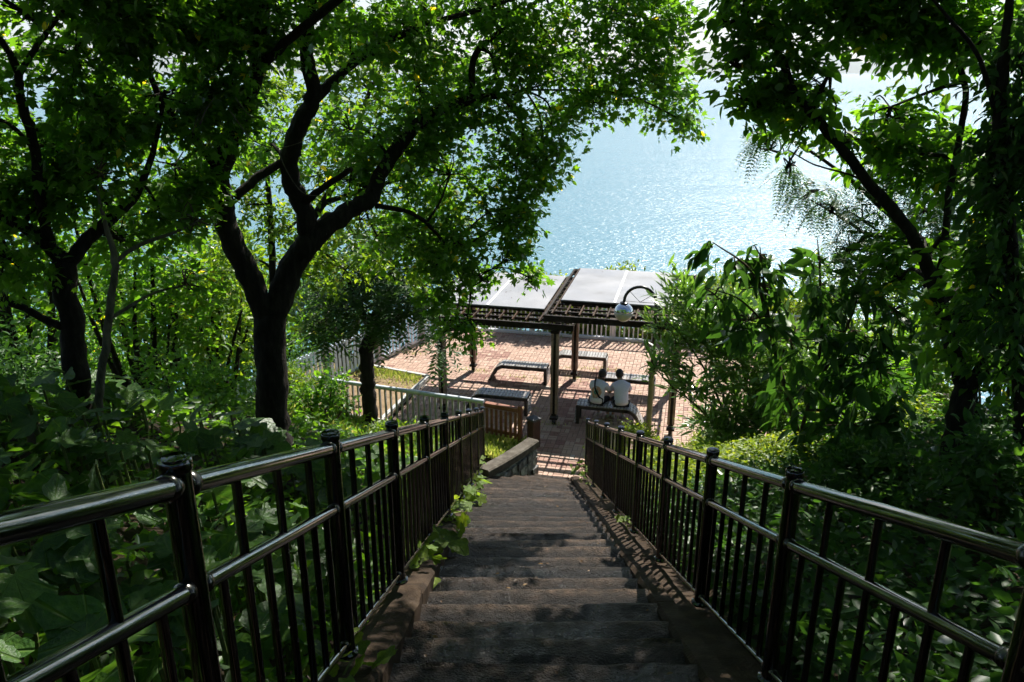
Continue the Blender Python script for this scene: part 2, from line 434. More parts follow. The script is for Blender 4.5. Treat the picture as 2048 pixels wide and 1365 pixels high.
def step_mat():
    m, nt, out = new_mat('wet_step_stone')
    b = N(nt, 'ShaderNodeBsdfPrincipled')
    b.inputs['Specular IOR Level'].default_value = .28
    g = N(nt, 'ShaderNodeNewGeometry')
    big = N(nt, 'ShaderNodeTexNoise', i_Scale=1.1, i_Detail=5.0, i_Roughness=.6)
    nt.links.new(g.outputs['Position'], big.inputs['Vector'])
    peb = N(nt, 'ShaderNodeTexVoronoi', i_Scale=75.0)
    nt.links.new(g.outputs['Position'], peb.inputs['Vector'])
    fin = N(nt, 'ShaderNodeTexNoise', i_Scale=9.0, i_Detail=8.0, i_Roughness=.7)
    nt.links.new(g.outputs['Position'], fin.inputs['Vector'])
    rp = ramp(nt, [(.28, (.011, .008, .006)), (.5, (.026, .018, .0125)), (.66, (.050, .034, .024)), (.8, (.10, .075, .056))])
    nt.links.new(fin.outputs['Fac'], rp.inputs[0])
    # pebble speckle in the aggregate
    sp = ramp(nt, [(0, (.55, .55, .55)), (.6, (1, 1, 1)), (1, (1.7, 1.65, 1.6))])
    nt.links.new(peb.outputs['Color'], sp.inputs[0])
    mx = N(nt, 'ShaderNodeMix', data_type='RGBA', blend_type='MULTIPLY'); mx.inputs['Factor'].default_value = .8
    nt.links.new(rp.outputs[0], mx.inputs[6]); nt.links.new(sp.outputs[0], mx.inputs[7])
    wet = N(nt, 'ShaderNodeMapRange'); wet.inputs[1].default_value = .52; wet.inputs[2].default_value = .64
    wa = N(nt, 'ShaderNodeMath', operation='MULTIPLY_ADD'); wa.inputs[1].default_value = .45
    wb = N(nt, 'ShaderNodeMath', operation='SUBTRACT'); wb.inputs[1].default_value = .5
    nt.links.new(fin.outputs['Fac'], wb.inputs[0]); nt.links.new(wb.outputs[0], wa.inputs[0]); nt.links.new(big.outputs['Fac'], wa.inputs[2])
    nt.links.new(wa.outputs[0], wet.inputs[0])
    dk = N(nt, 'ShaderNodeMix', data_type='RGBA', blend_type='MULTIPLY')
    dk.inputs[7].default_value = (.5, .5, .55, 1)
    nt.links.new(wet.outputs[0], dk.inputs['Factor']); nt.links.new(mx.outputs[2], dk.inputs[6])
    oi = N(nt, 'ShaderNodeObjectInfo')
    vr = N(nt, 'ShaderNodeMapRange'); vr.inputs[3].default_value = .42; vr.inputs[4].default_value = 1.45
    nt.links.new(oi.outputs['Random'], vr.inputs[0])
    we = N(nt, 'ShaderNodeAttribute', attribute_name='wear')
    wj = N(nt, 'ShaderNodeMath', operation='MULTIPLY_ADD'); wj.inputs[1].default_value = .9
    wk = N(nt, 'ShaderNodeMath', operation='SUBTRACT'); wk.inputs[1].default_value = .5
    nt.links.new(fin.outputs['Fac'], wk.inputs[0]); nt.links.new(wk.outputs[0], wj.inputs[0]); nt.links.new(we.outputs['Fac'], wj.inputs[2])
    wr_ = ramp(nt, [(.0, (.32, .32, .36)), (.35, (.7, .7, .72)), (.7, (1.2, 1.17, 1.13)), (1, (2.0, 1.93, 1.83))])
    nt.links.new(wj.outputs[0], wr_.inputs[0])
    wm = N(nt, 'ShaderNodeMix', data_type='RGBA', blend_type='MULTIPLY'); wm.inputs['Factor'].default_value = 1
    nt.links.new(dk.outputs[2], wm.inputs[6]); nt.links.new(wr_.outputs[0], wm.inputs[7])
    vm = N(nt, 'ShaderNodeVectorMath', operation='SCALE')
    nt.links.new(wm.outputs[2], vm.inputs[0]); nt.links.new(vr.outputs[0], vm.inputs['Scale'])
    nt.links.new(vm.outputs[0], b.inputs['Base Color'])
    ro = N(nt, 'ShaderNodeMapRange'); ro.inputs[3].default_value = .5; ro.inputs[4].default_value = .24
    nt.links.new(wet.outputs[0], ro.inputs[0])
    nt.links.new(ro.outputs[0], b.inputs['Roughness'])
    sw = N(nt, 'ShaderNodeMapRange'); sw.inputs[3].default_value = .22; sw.inputs[4].default_value = .42
    nt.links.new(wet.outputs[0], sw.inputs[0]); nt.links.new(sw.outputs[0], b.inputs['Specular IOR Level'])
    cr = N(nt, 'ShaderNodeTexNoise', i_Scale=26.0, i_Detail=6.0, i_Roughness=.7, i_Distortion=1.2)
    nt.links.new(g.outputs['Position'], cr.inputs['Vector'])
    a0 = N(nt, 'ShaderNodeMath', operation='MULTIPLY_ADD'); a0.inputs[1].default_value = .55
    nt.links.new(cr.outputs['Fac'], a0.inputs[0]); nt.links.new(fin.outputs['Fac'], a0.inputs[2])
    ad = N(nt, 'ShaderNodeMath', operation='MULTIPLY_ADD'); ad.inputs[1].default_value = .25
    nt.links.new(peb.outputs['Distance'], ad.inputs[0]); nt.links.new(a0.outputs[0], ad.inputs[2])
    bp = N(nt, 'ShaderNodeBump', i_Strength=1.0, i_Distance=.045)
    nt.links.new(ad.outputs[0], bp.inputs['Height'])
    nt.links.new(bp.outputs[0], b.inputs['Normal'])
    nt.links.new(b.outputs[0], out.inputs[0])
    return m
M['step'] = step_mat()

def brick_mat():
    m, nt, out = new_mat('paving_brick')
    b = N(nt, 'ShaderNodeBsdfPrincipled', i_Roughness=.75)
    g = N(nt, 'ShaderNodeNewGeometry')
    at_ = N(nt, 'ShaderNodeAttribute', attribute_name='tint')
    rp = ramp(nt, [(0, (.22, .10, .075)), (.10, (.29, .16, .12)), (.35, (.37, .235, .175)), (.7, (.42, .285, .215)), (.95, (.46, .335, .265)), (1, (.43, .36, .30))])
    nt.links.new(at_.outputs['Fac'], rp.inputs[0])
    nz = N(nt, 'ShaderNodeTexNoise', i_Scale=2.2, i_Detail=9.0, i_Roughness=.7)
    nt.links.new(g.outputs['Position'], nz.inputs['Vector'])
    r2 = ramp(nt, [(.28, (.74, .71, .69)), (.5, (.97, .97, .97)), (.75, (1.08, 1.08, 1.08))])
    nt.links.new(nz.outputs['Fac'], r2.inputs[0])
    mx = N(nt, 'ShaderNodeMix', data_type='RGBA', blend_type='MULTIPLY'); mx.inputs['Factor'].default_value = 1
    nt.links.new(rp.outputs[0], mx.inputs[6]); nt.links.new(r2.outputs[0], mx.inputs[7])
    nt.links.new(mx.outputs[2], b.inputs['Base Color'])
    n3 = N(nt, 'ShaderNodeTexNoise', i_Scale=90.0, i_Detail=4.0)
    nt.links.new(g.outputs['Position'], n3.inputs['Vector'])
    bp = N(nt, 'ShaderNodeBump', i_Strength=.3, i_Distance=.01)
    nt.links.new(n3.outputs['Fac'], bp.inputs['Height'])
    nt.links.new(bp.outputs[0], b.inputs['Normal'])
    nt.links.new(b.outputs[0], out.inputs[0])
    return m
M['brick'] = brick_mat()
M['joint'] = surf('joint_sand', [(.3, (.05, .04, .032)), (.7, (.11, .085, .065))], 20, (.8, .95))

def water_mat():
    m, nt, out = new_mat('sea_water')
    b = N(nt, 'ShaderNodeBsdfPrincipled', i_Roughness=.24)
    b.inputs['Base Color'].default_value = (.095, .215, .275, 1)
    b.inputs['IOR'].default_value = 1.33
    g = N(nt, 'ShaderNodeNewGeometry')
    mp = N(nt, 'ShaderNodeMapping'); mp.inputs['Scale'].default_value = (.55, 1, 1)
    mp.inputs['Rotation'].default_value = (0, 0, math.radians(-12))
    nt.links.new(g.outputs['Position'], mp.inputs[0])
    a = N(nt, 'ShaderNodeTexNoise', i_Scale=1.5, i_Detail=3.0, i_Roughness=.6)
    nt.links.new(mp.outputs[0], a.inputs['Vector'])
    c = N(nt, 'ShaderNodeTexNoise', i_Scale=.05, i_Detail=3.0)
    nt.links.new(mp.outputs[0], c.inputs['Vector'])
    ad = N(nt, 'ShaderNodeMath', operation='MULTIPLY_ADD'); ad.inputs[1].default_value = 2.2
    nt.links.new(c.outputs['Fac'], ad.inputs[0]); nt.links.new(a.outputs['Fac'], ad.inputs[2])
    bp = N(nt, 'ShaderNodeBump', i_Strength=1.0, i_Distance=.3)
    nt.links.new(ad.outputs[0], bp.inputs['Height'])
    nt.links.new(bp.outputs[0], b.inputs['Normal'])
    nt.links.new(b.outputs[0], out.inputs[0])
    return m
M['water'] = water_mat()

def globe_mat(mirror):
    m, nt, out = new_mat('lamp_globe_' + ('silvered' if mirror else 'milky'))
    b = N(nt, 'ShaderNodeBsdfPrincipled')
    if mirror:
        b.inputs['Base Color'].default_value = (.62, .66, .68, 1); b.inputs['Metallic'].default_value = 1.0
        b.inputs['Roughness'].default_value = .08
    else:
        b.inputs['Base Color'].default_value = (.62, .58, .54, 1)
        b.inputs['Roughness'].default_value = .15; b.inputs['Coat Weight'].default_value = .5
    nt.links.new(b.outputs[0], out.inputs[0])
    return m
M['globe_top'] = globe_mat(True); M['globe_low'] = globe_mat(False)

def shirt_print_mat():
    """white cloth with a round multi-coloured print on the back (object space: x across, z up)"""
    m, nt, out = new_mat('printed_white_cloth')
    b = N(nt, 'ShaderNodeBsdfPrincipled', i_Roughness=.9)
    tc = N(nt, 'ShaderNodeTexCoord')
    sx = N(nt, 'ShaderNodeSeparateXYZ'); nt.links.new(tc.outputs['Object'], sx.inputs[0])
    cb = N(nt, 'ShaderNodeCombineXYZ'); nt.links.new(sx.outputs['X'], cb.inputs['X']); nt.links.new(sx.outputs['Z'], cb.inputs['Y'])
    sb = N(nt, 'ShaderNodeVectorMath', operation='DISTANCE'); sb.inputs[1].default_value = (0.0, .80, 0)
    nt.links.new(cb.outputs[0], sb.inputs[0])
    nz = N(nt, 'ShaderNodeTexNoise', i_Scale=22.0, i_Detail=3.0); nt.links.new(cb.outputs[0], nz.inputs['Vector'])
    pal = ramp(nt, [(.30, (.62, .62, .60)), (.38, (.50, .16, .07)), (.46, (.70, .45, .30)), (.52, (.55, .22, .10)), (.58, (.66, .60, .5)), (.66, (.10, .12, .10))], 'CONSTANT')
    nt.links.new(nz.outputs['Fac'], pal.inputs[0])
    pal2 = ramp(nt, [(.30, (.08, .30, .16)), (.45, (.10, .22, .42)), (.52, (.12, .38, .18)), (.6, (.6, .62, .5))], 'CONSTANT')
    nt.links.new(nz.outputs['Fac'], pal2.inputs[0])
    inner = N(nt, 'ShaderNodeMath', operation='LESS_THAN'); inner.inputs[1].default_value = .055
    nt.links.new(sb.outputs['Value'], inner.inputs[0])
    outer = N(nt, 'ShaderNodeMath', operation='LESS_THAN'); outer.inputs[1].default_value = .125
    nt.links.new(sb.outputs['Value'], outer.inputs[0])
    back = N(nt, 'ShaderNodeMath', operation='LESS_THAN'); back.inputs[1].default_value = 0.0
    gm = N(nt, 'ShaderNodeNewGeometry'); 
    vt = N(nt, 'ShaderNodeVectorTransform', vector_type='NORMAL', convert_from='WORLD', convert_to='OBJECT')
    nt.links.new(gm.outputs['Normal'], vt.inputs[0])
    s2 = N(nt, 'ShaderNodeSeparateXYZ'); nt.links.new(vt.outputs[0], s2.inputs[0])
    nt.links.new(s2.outputs['Y'], back.inputs[0])
    mu = N(nt, 'ShaderNodeMath', operation='MULTIPLY'); nt.links.new(outer.outputs[0], mu.inputs[0]); nt.links.new(back.outputs[0], mu.inputs[1])
    m1 = N(nt, 'ShaderNodeMix', data_type='RGBA'); nt.links.new(inner.outputs[0], m1.inputs['Factor'])
    nt.links.new(pal.outputs[0], m1.inputs[6]); nt.links.new(pal2.outputs[0], m1.inputs[7])
    # arc of dark lettering strokes below the badge
    wv = N(nt, 'ShaderNodeTexNoise', i_Scale=60.0, i_Detail=1.0); nt.links.new(cb.outputs[0], wv.inputs['Vector'])
    st = N(nt, 'ShaderNodeMath', operation='GREATER_THAN'); st.inputs[1].default_value = .53; nt.links.new(wv.outputs['Fac'], st.inputs[0])
    band = N(nt, 'ShaderNodeMath', operation='COMPARE'); band.inputs[1].default_value = .675; band.inputs[2].default_value = .018
    nt.links.new(sx.outputs['Z'], band.inputs[0])
    wdt = N(nt, 'ShaderNodeMath', operation='COMPARE'); wdt.inputs[1].default_value = 0; wdt.inputs[2].default_value = .10
    nt.links.new(sx.outputs['X'], wdt.inputs[0])
    k1 = N(nt, 'ShaderNodeMath', operation='MULTIPLY'); nt.links.new(st.outputs[0], k1.inputs[0]); nt.links.new(band.outputs[0], k1.inputs[1])
    k2 = N(nt, 'ShaderNodeMath', operation='MULTIPLY'); nt.links.new(k1.outputs[0], k2.inputs[0]); nt.links.new(wdt.outputs[0], k2.inputs[1])
    k3 = N(nt, 'ShaderNodeMath', operation='MULTIPLY'); nt.links.new(k2.outputs[0], k3.inputs[0]); nt.links.new(back.outputs[0], k3.inputs[1])
    m2 = N(nt, 'ShaderNodeMix', data_type='RGBA'); nt.links.new(mu.outputs[0], m2.inputs['Factor'])
    m2.inputs[6].default_value = (.80, .77, .90, 1); nt.links.new(m1.outputs[2], m2.inputs[7])
    m3 = N(nt, 'ShaderNodeMix', data_type='RGBA'); nt.links.new(k3.outputs[0], m3.inputs['Factor'])
    nt.links.new(m2.outputs[2], m3.inputs[6]); m3.inputs[7].default_value = (.08, .08, .08, 1)
    nt.links.new(m3.outputs[2], b.inputs['Base Color'])
    nt.links.new(b.outputs[0], out.inputs[0])
    return m
M['shirt_print'] = shirt_print_mat()

# ------------------------------------------------------------------ terrain
YAW = math.radians(-13)
TO = np.array([0.98, 17.13])            # terrace datum: foot of the middle front pergola post
EX = np.array([math.cos(YAW), math.sin(YAW)]); EY = np.array([-math.sin(YAW), math.cos(YAW)])
def loc2w(x, y, z=0.0):
    p = TO + EX * x + EY * y
    return np.array([p[0], p[1], z])
def w2loc(x, y):
    d = np.array([x, y]) - TO
    return float(d @ EX), float(d @ EY)
LF0 = np.array([-1.95, 24.35]); LFD = nrm(np.array([-1.95 + 3.86, 24.35 - 21.10]))   # left picket fence line
LFN = np.array([-LFD[1], LFD[0]])      # points away from the terrace

def stair_z(y):
    return 6.25 - 0.428 * y
def xl(y):   # inner face of the left kerb
    return -0.655 + 0.012 * (y - 4)
def xr(y):
    return 1.03 + 0.012 * (y - 5)
def ground_z(x, y):
    lx, ly = w2loc(x, y)
    yy = max(y, -9.0)
    base = max(0.0, stair_z(yy))
    if x < 0:
        rise = min(1.45, 0.46 * max(0.0, -0.85 - x)) * (1 - sstep(13.0, 17.6, y))
        rise += .55 * math.exp(-(((x + 0.90) / .75) ** 2 + ((y - 14.35) / .9) ** 2))
    else:
        rise = min(1.3, 0.34 * max(0.0, x - 1.5)) * (1 - sstep(8.0, 13.5, y))
    z = base + rise
    # cut under the stair flight
    inner = min(x - (xl(y) - .22), (xr(y) + .40) - x)
    if inner > -0.15 and y < 14.9:
        z = min(z, base - .35 * sstep(-.15, .1, inner))
    # fall away outside the terrace to the sea
    far = ly - 6.75
    lft = float((np.array([x, y]) - LF0) @ LFN) - .25
    out_ = max(far, lft if y > 15 else min(lft, (y - 13.0) * .8), 0.0)
    rgt = lx - 9.0
    if y > 12: out_ = max(out_, rgt)
    if out_ > 0:
        z = max(-19.6, z - min(out_ * .75, 26))
    elif -6.6 < lx < 9 and -1.1 < ly < 6.9 or (-1.2 < lx < 1.9 and -3.2 < ly < 0):
        z = min(z, -.10) if ly > -1.0 or (-.2 < lx < 1.7) else z
    n = mnoise.noise(Vector((x * .9, y * .9, 0))) * .06 + mnoise.noise(Vector((x * .25, y * .25, 3))) * .12
    on_terr = (-6.4 < lx < 9 and -1.2 < ly < 6.9) or (-1.2 < lx < 1.9 and -3.4 < ly < 0)
    if not on_terr and inner < -.3:
        z += n
    return z

def build_ground():
    x0, x1, y0, y1, st = -26, 26, -14, 60, .3
    nx = int((x1 - x0) / st) + 1; ny = int((y1 - y0) / st) + 1
    V = []; F = []
    for j in range(ny):
        for i in range(nx):
            x = x0 + i * st; y = y0 + j * st
            V.append((x, y, ground_z(x, y)))
    for j in range(ny - 1):
        for i in range(nx - 1):
            a = j * nx + i
            F.append((a, a + 1, a + nx + 1, a + nx))
    b = MB(); b.add(V, F)
    o = b.build('hillside_ground', M['soil'], None, True)
    tag(o, kind='structure')
build_ground()

SEA_Z = -18.0
sea = MB().add([(-6500, 30, SEA_Z), (6500, 30, SEA_Z), (6500, 4900, SEA_Z), (-6500, 4900, SEA_Z)], [(0, 1, 2, 3)]).build('sea', M['water'])
tag(sea, kind='structure')

def build_hills():
    nx, ny = 150, 14
    V = []; F = []
    for j in range(ny):
        for i in range(nx):
            x = -6300 + 12600 * i / (nx - 1); t = j / (ny - 1)
            y = 4010 + 900 * t + 60 * mnoise.noise(Vector((x * .0015, 0, 5)))
            crest = 105 + 90 * mnoise.noise(Vector((x * .0011 + 4.3, 0, 1))) + 35 * mnoise.noise(Vector((x * .004, t * 2, 2)))
            crest = max(25, crest) * (0.45 + 0.55 * sstep(700, 1500, x) if x > 0 else 0.45 + 0.55 * sstep(-300, -1800, x) if x < -300 else .45)
            h = crest * math.sin(math.pi * min(1, t * 1.05)) ** .8 if t < .96 else 0
            V.append((x, y, SEA_Z - 1 + max(0, h)))
    for j in range(ny - 1):
        for i in range(nx - 1):
            a = j * nx + i
            F.append((a, a + 1, a + nx + 1, a + nx))
    o = MB().add(V, F).build('far_hills', M['hill'], None, True)
    tag(o, kind='structure')
build_hills()

# ------------------------------------------------------------------ stairs
N_STEP, TREAD = 36, 14.6 / 36
RISE = TREAD * .428
stairs = empty('staircase', (0, 0, 0)); tag(stairs, kind='structure')
def build_steps():
    rng = random.Random(4)
    for k in range(-9, N_STEP):
        y0 = k * TREAD; y1 = y0 + TREAD
        ztop = stair_z(y0) - RISE * .5 + rng.uniform(-.012, .012)          # tread level
        tlx, tly = rng.uniform(-.014, .014), rng.uniform(-.05, .02)
        skew = 0.0 if k < 22 else .22 * sstep(22, 34, k)
        nx, ny = 30, 6
        fr = (0, .3, .55, .78, .90, .96, 1.0); dr = (0, 0, 0, -.003, -.007, -.012, -.028)
        a, b = xl(y0) - .02, xr(y0) + .02
        V = []; F = []
        for j in range(ny + 1):
            for i in range(nx + 1):
                x = a + (b - a) * i / nx
                u = (x - a) / (b - a) - .5
                y = y0 - .02 + (TREAD + .02) * fr[j] - skew * u * 1.6
                wob = .012 * mnoise.noise(Vector((x * 3, k * 7.3, j * .8))) + .008 * mnoise.noise(Vector((x * 9, k * 3.3, j * 2)))
                edge = (j == ny)
                z = ztop + wob * (1.3 if j > 3 else 1) + dr[j] + tlx * u * 1.6 + tly * (fr[j] - .7) * TREAD
                if edge: y += .018 * mnoise.noise(Vector((x * 4, k * 5.1, 9)))
                V.append((x, y, z))
        for j in range(ny):
            for i in range(nx):
                p = j * (nx + 1) + i
                F.append((p, p + 1, p + nx + 2, p + nx + 1))
        # riser: from the nosing down to below the next tread
        base = len(V)
        for r in range(1, 4):
            for i in range(nx + 1):
                q = V[ny * (nx + 1) + i]
                V.append((q[0], q[1] + .004 * r - .012 + .008 * mnoise.noise(Vector((q[0] * 7, r * 2, k))), q[2] - (RISE + .06) * r / 3))
        for r in range(3):
            for i in range(nx):
                p = (ny * (nx + 1) + i) if r == 0 else base + (r - 1) * (nx + 1) + i
                q = base + r * (nx + 1) + i
                F.append((p, p + 1, q + 1, q))
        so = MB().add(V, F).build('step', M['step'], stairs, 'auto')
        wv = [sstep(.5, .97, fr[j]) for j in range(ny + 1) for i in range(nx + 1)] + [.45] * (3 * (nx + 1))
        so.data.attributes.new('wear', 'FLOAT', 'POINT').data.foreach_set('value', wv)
build_steps()

def build_kerbs():
    rng = random.Random(7)
    # left kerb: cast in lengths that step down beside the flight, on uneven ground
    y = -3.2
    while y < 13.1:
        L = min(1.62, 13.25 - y)
        segs = 7
        V = []; F = []
        for i in range(segs + 1):
            yy = y + (L - .015) * i / segs
            zt = stair_z(yy) + .16 + .05 * mnoise.noise(Vector((yy * 2.1, 2, 0))) + (.05 if i == segs else 0)
            jx = .018 * mnoise.noise(Vector((yy * 4, 6, 0)))
            xi = xl(yy) + jx; xo = xi - .26
            for (px_, pz) in ((xo, zt - .5), (xo, zt - .02), (xo + .03, zt), (xi - .03, zt), (xi, zt - .03), (xi, zt - .55)):
                V.append((px_, yy, pz))
        for i in range(segs):
            for j in range(5):
                p = i * 6 + j
                F.append((p, p + 6, p + 7, p + 1))
        F.append((5, 4, 3, 2, 1, 0)); F.append(tuple(segs * 6 + j for j in range(6)))
        MB().add(V, F).build('kerb', M['kerb'], stairs)
        y += L
    y = -3.2
    while y < 13.8:
        L = min(1.62, 13.95 - y)
        segs = 7
        V = []; F = []
        for i in range(segs + 1):
            yy = y + (L - .015) * i / segs
            zt = stair_z(yy) + .07 + .03 * mnoise.noise(Vector((yy * 2.1, 12, 0)))
            xi = xr(yy) + .012 * mnoise.noise(Vector((yy * 4, 16, 0))); xo = xi + .40
            for (px_, pz) in ((xi, zt - .5), (xi, zt - .03), (xi + .03, zt), (xi + .15, zt), (xi + .17, zt - .05), (xo, zt - .05), (xo, zt - .5)):
                V.append((px_, yy, pz))
        for i in range(segs):
            for j in range(6):
                p = i * 7 + j
                F.append((p, p + 7, p + 8, p + 1))
        F.append((6, 5, 4, 3, 2, 1, 0)); F.append(tuple(segs * 7 + j for j in range(7)))
        MB().add(V, F).build('kerb', M['kerb'], stairs)
        y += L
build_kerbs()

# flaring retaining wall at the foot of the flight, left side
def build_wall():
    w = empty('retaining_wall', (0, 14, 0))
    tag(w, 'low rough stone retaining wall with concrete coping at foot of the stairs', 'wall')
    w.location = (0, 0, 0)
    A = np.array([-.47, 13.12]); B = np.array([.50, 14.72])
    d = nrm(B - A); n = np.array([d[1], -d[0]])      # towards the stairs
    L = np.linalg.norm(B - A)
    rng = random.Random(3)
    core = MB().beam((*(A - n * .10), .10), (*(B - n * .10 - d * .03), .10), .16, 1.0)
    core.build('wall_core', M['rubble'], w)
    # rough stones on the exposed faces
    t = 0.0
    rows = [(.0, .20), (.20, .20), (.40, .17)]
    for (z0, h) in rows:
        t = rng.random() * .1
        while t < L - .02:
            wd = min(rng.uniform(.14, .27), L - t)
            if wd < .06: break
            c = A + d * (t + wd / 2) - n * .02
            pro = rng.uniform(.0, .035)
            bm = bmesh.new(); bmesh.ops.create_cube(bm, size=1)
            bmesh.ops.scale(bm, vec=(wd - .015, .08, h - .015), verts=bm.verts)
            bmesh.ops.subdivide_edges(bm, edges=list(bm.edges), cuts=1)
            for v in bm.verts:
                v.co += Vector((rng.uniform(-.008, .008), rng.uniform(-.018, .01), rng.uniform(-.008, .008)))
            bmesh.ops.rotate(bm, cent=(0, 0, 0), matrix=Matrix.Rotation(math.atan2(d[1], d[0]), 3, 'Z'), verts=bm.verts)
            bm.verts.index_update()
            s = MB().add([(v.co.x, v.co.y, v.co.z) for v in bm.verts], [[v.index for v in f.verts] for f in bm.faces])
            bm.free()
            s.build('stone', M['rubble'], w).location = (c[0] + n[0] * pro, c[1] + n[1] * pro, z0 + h / 2 - .02 + .02)
            t += wd
    c = MB()
    pts = []
    for i in range(12):
        t = i / 11
        p = A + (B - A) * t
        wz = .76 + (.92 - .76) * (1 - t) ** 1.6
        pts.append((p, wz))
    V = []; F = []
    for i, (p, z) in enumerate(pts):
        jit = .012 * mnoise.noise(Vector((i * .9, 3, 3)))
        for (o, dz) in ((-.21, -.15), (-.21, -.01), (-.19, .0), (.03 + jit, .0), (.055 + jit, -.025), (.055 + jit, -.15)):
            V.append((p[0] + n[0] * o, p[1] + n[1] * o, z + dz + jit * .5))
    for i in range(len(pts) - 1):
        for j in range(6):
            a = i * 6 + j; b = i * 6 + (j + 1) % 6
            F.append((a, b, b + 6, a + 6))
    F.append((0, 1, 2, 3, 4, 5)); F.append(tuple(66 + j for j in (5, 4, 3, 2, 1, 0)))
    c.add(V, F)
    c.build('coping', M['cap_stone'], w)
build_wall()

# ------------------------------------------------------------------ stair railings
def rail_meshes():
    R = {}
    R['post'] = MB().lathe((0, 0, 0), [(.058, 0), (.058, .012), (.041, .022), (.038, .03), (.038, 1.188), (.0375, 1.19)], 18).mesh('post', M['rail'], 'auto')
    R['cap'] = MB().lathe((0, 0, 1.19), [(.0375, -.004), (.042, -.002), (.0435, .004), (.0435, .024), (.040, .030), (.031, .0305), (.030, .035), (.012, .037)], 24).mesh('cap', M['rail'], 'auto')
    R['up'] = MB().lathe((0, 0, 0), [(.021, -.155), (.016, -.140), (.016, .140), (.021, .155)], 10).mesh('baluster', M['rail'], 'auto')
    R['low'] = MB().lathe((0, 0, 0), [(.018, -.38), (.0155, -.365), (.0155, .365), (.018, .38)], 10).mesh('baluster', M['rail'], 'auto')
    return R
RM = rail_meshes()
def build_railing(label, pts):
    """pts: list of (x, y, base z) of the posts from the top of the flight down"""
    root = empty('stair_railing', pts[0]); tag(root, label, 'railing')
    root.location = (0, 0, 0)
    for p in pts:
        link('cap', RM['cap'], link('post', RM['post'], root, p))
    for i in range(len(pts) - 1):
        a = np.array(pts[i]); b = np.array(pts[i + 1])
        d = nrm(b - a); dh = nrm(np.array([d[0], d[1], 0]))
        for (h, r, nm) in ((1.14, .032, 'top_rail'), (.825, .026, 'middle_rail'), (.06, .020, 'bottom_rail')):
            p0 = a + np.array([0, 0, h]) + d * .03; p1 = b + np.array([0, 0, h]) - d * .03
            o = MB().tube([p0, p1], r, 16).build(nm, M['rail_worn'], root, 'auto')
            for (q, sg) in ((p0, 1), (p1, -1)):
                s = MB().tube([q + d * .010 * sg, q + d * .016 * sg, q + d * .04 * sg, q + d * .046 * sg], [r + .001, r + .006, r + .006, r + .001], 16)
                s.build('sleeve', M['sleeve'], o, 'auto')
        for k in range(3):
            t = (k * 2 + 2) / 8
            q = a + (b - a) * t
            link('baluster', RM['up'], root, q + np.array([0, 0, .982]))
        for k in range(7):
            t = (k + 1) / 8
            q = a + (b - a) * t
            link('baluster', RM['low'], root, q + np.array([0, 0, .443]))
    return root
left_posts = []
for i in range(-2, 9):
    y = 1.85 + 1.47 * i
    x = -.87 + (y - 1.85) * .0273
    left_posts.append((x, y, stair_z(y) + 1.65 - .13 + .005 * i - 1.25 ))
right_posts = []
for i in range(-3, 8):
    y = 3.37 + 1.461 * i - (.22 if i < 0 else 0)
    x = 1.335 + (y - 3.37) * .0078
    right_posts.append((x, y, stair_z(y) + 1.65 - .32 - 1.25))
build_railing('black tubular stair railing beside the big-leaved bank, on the left', left_posts)
build_railing('black tubular stair railing beside the shrubs, on the right', right_posts)

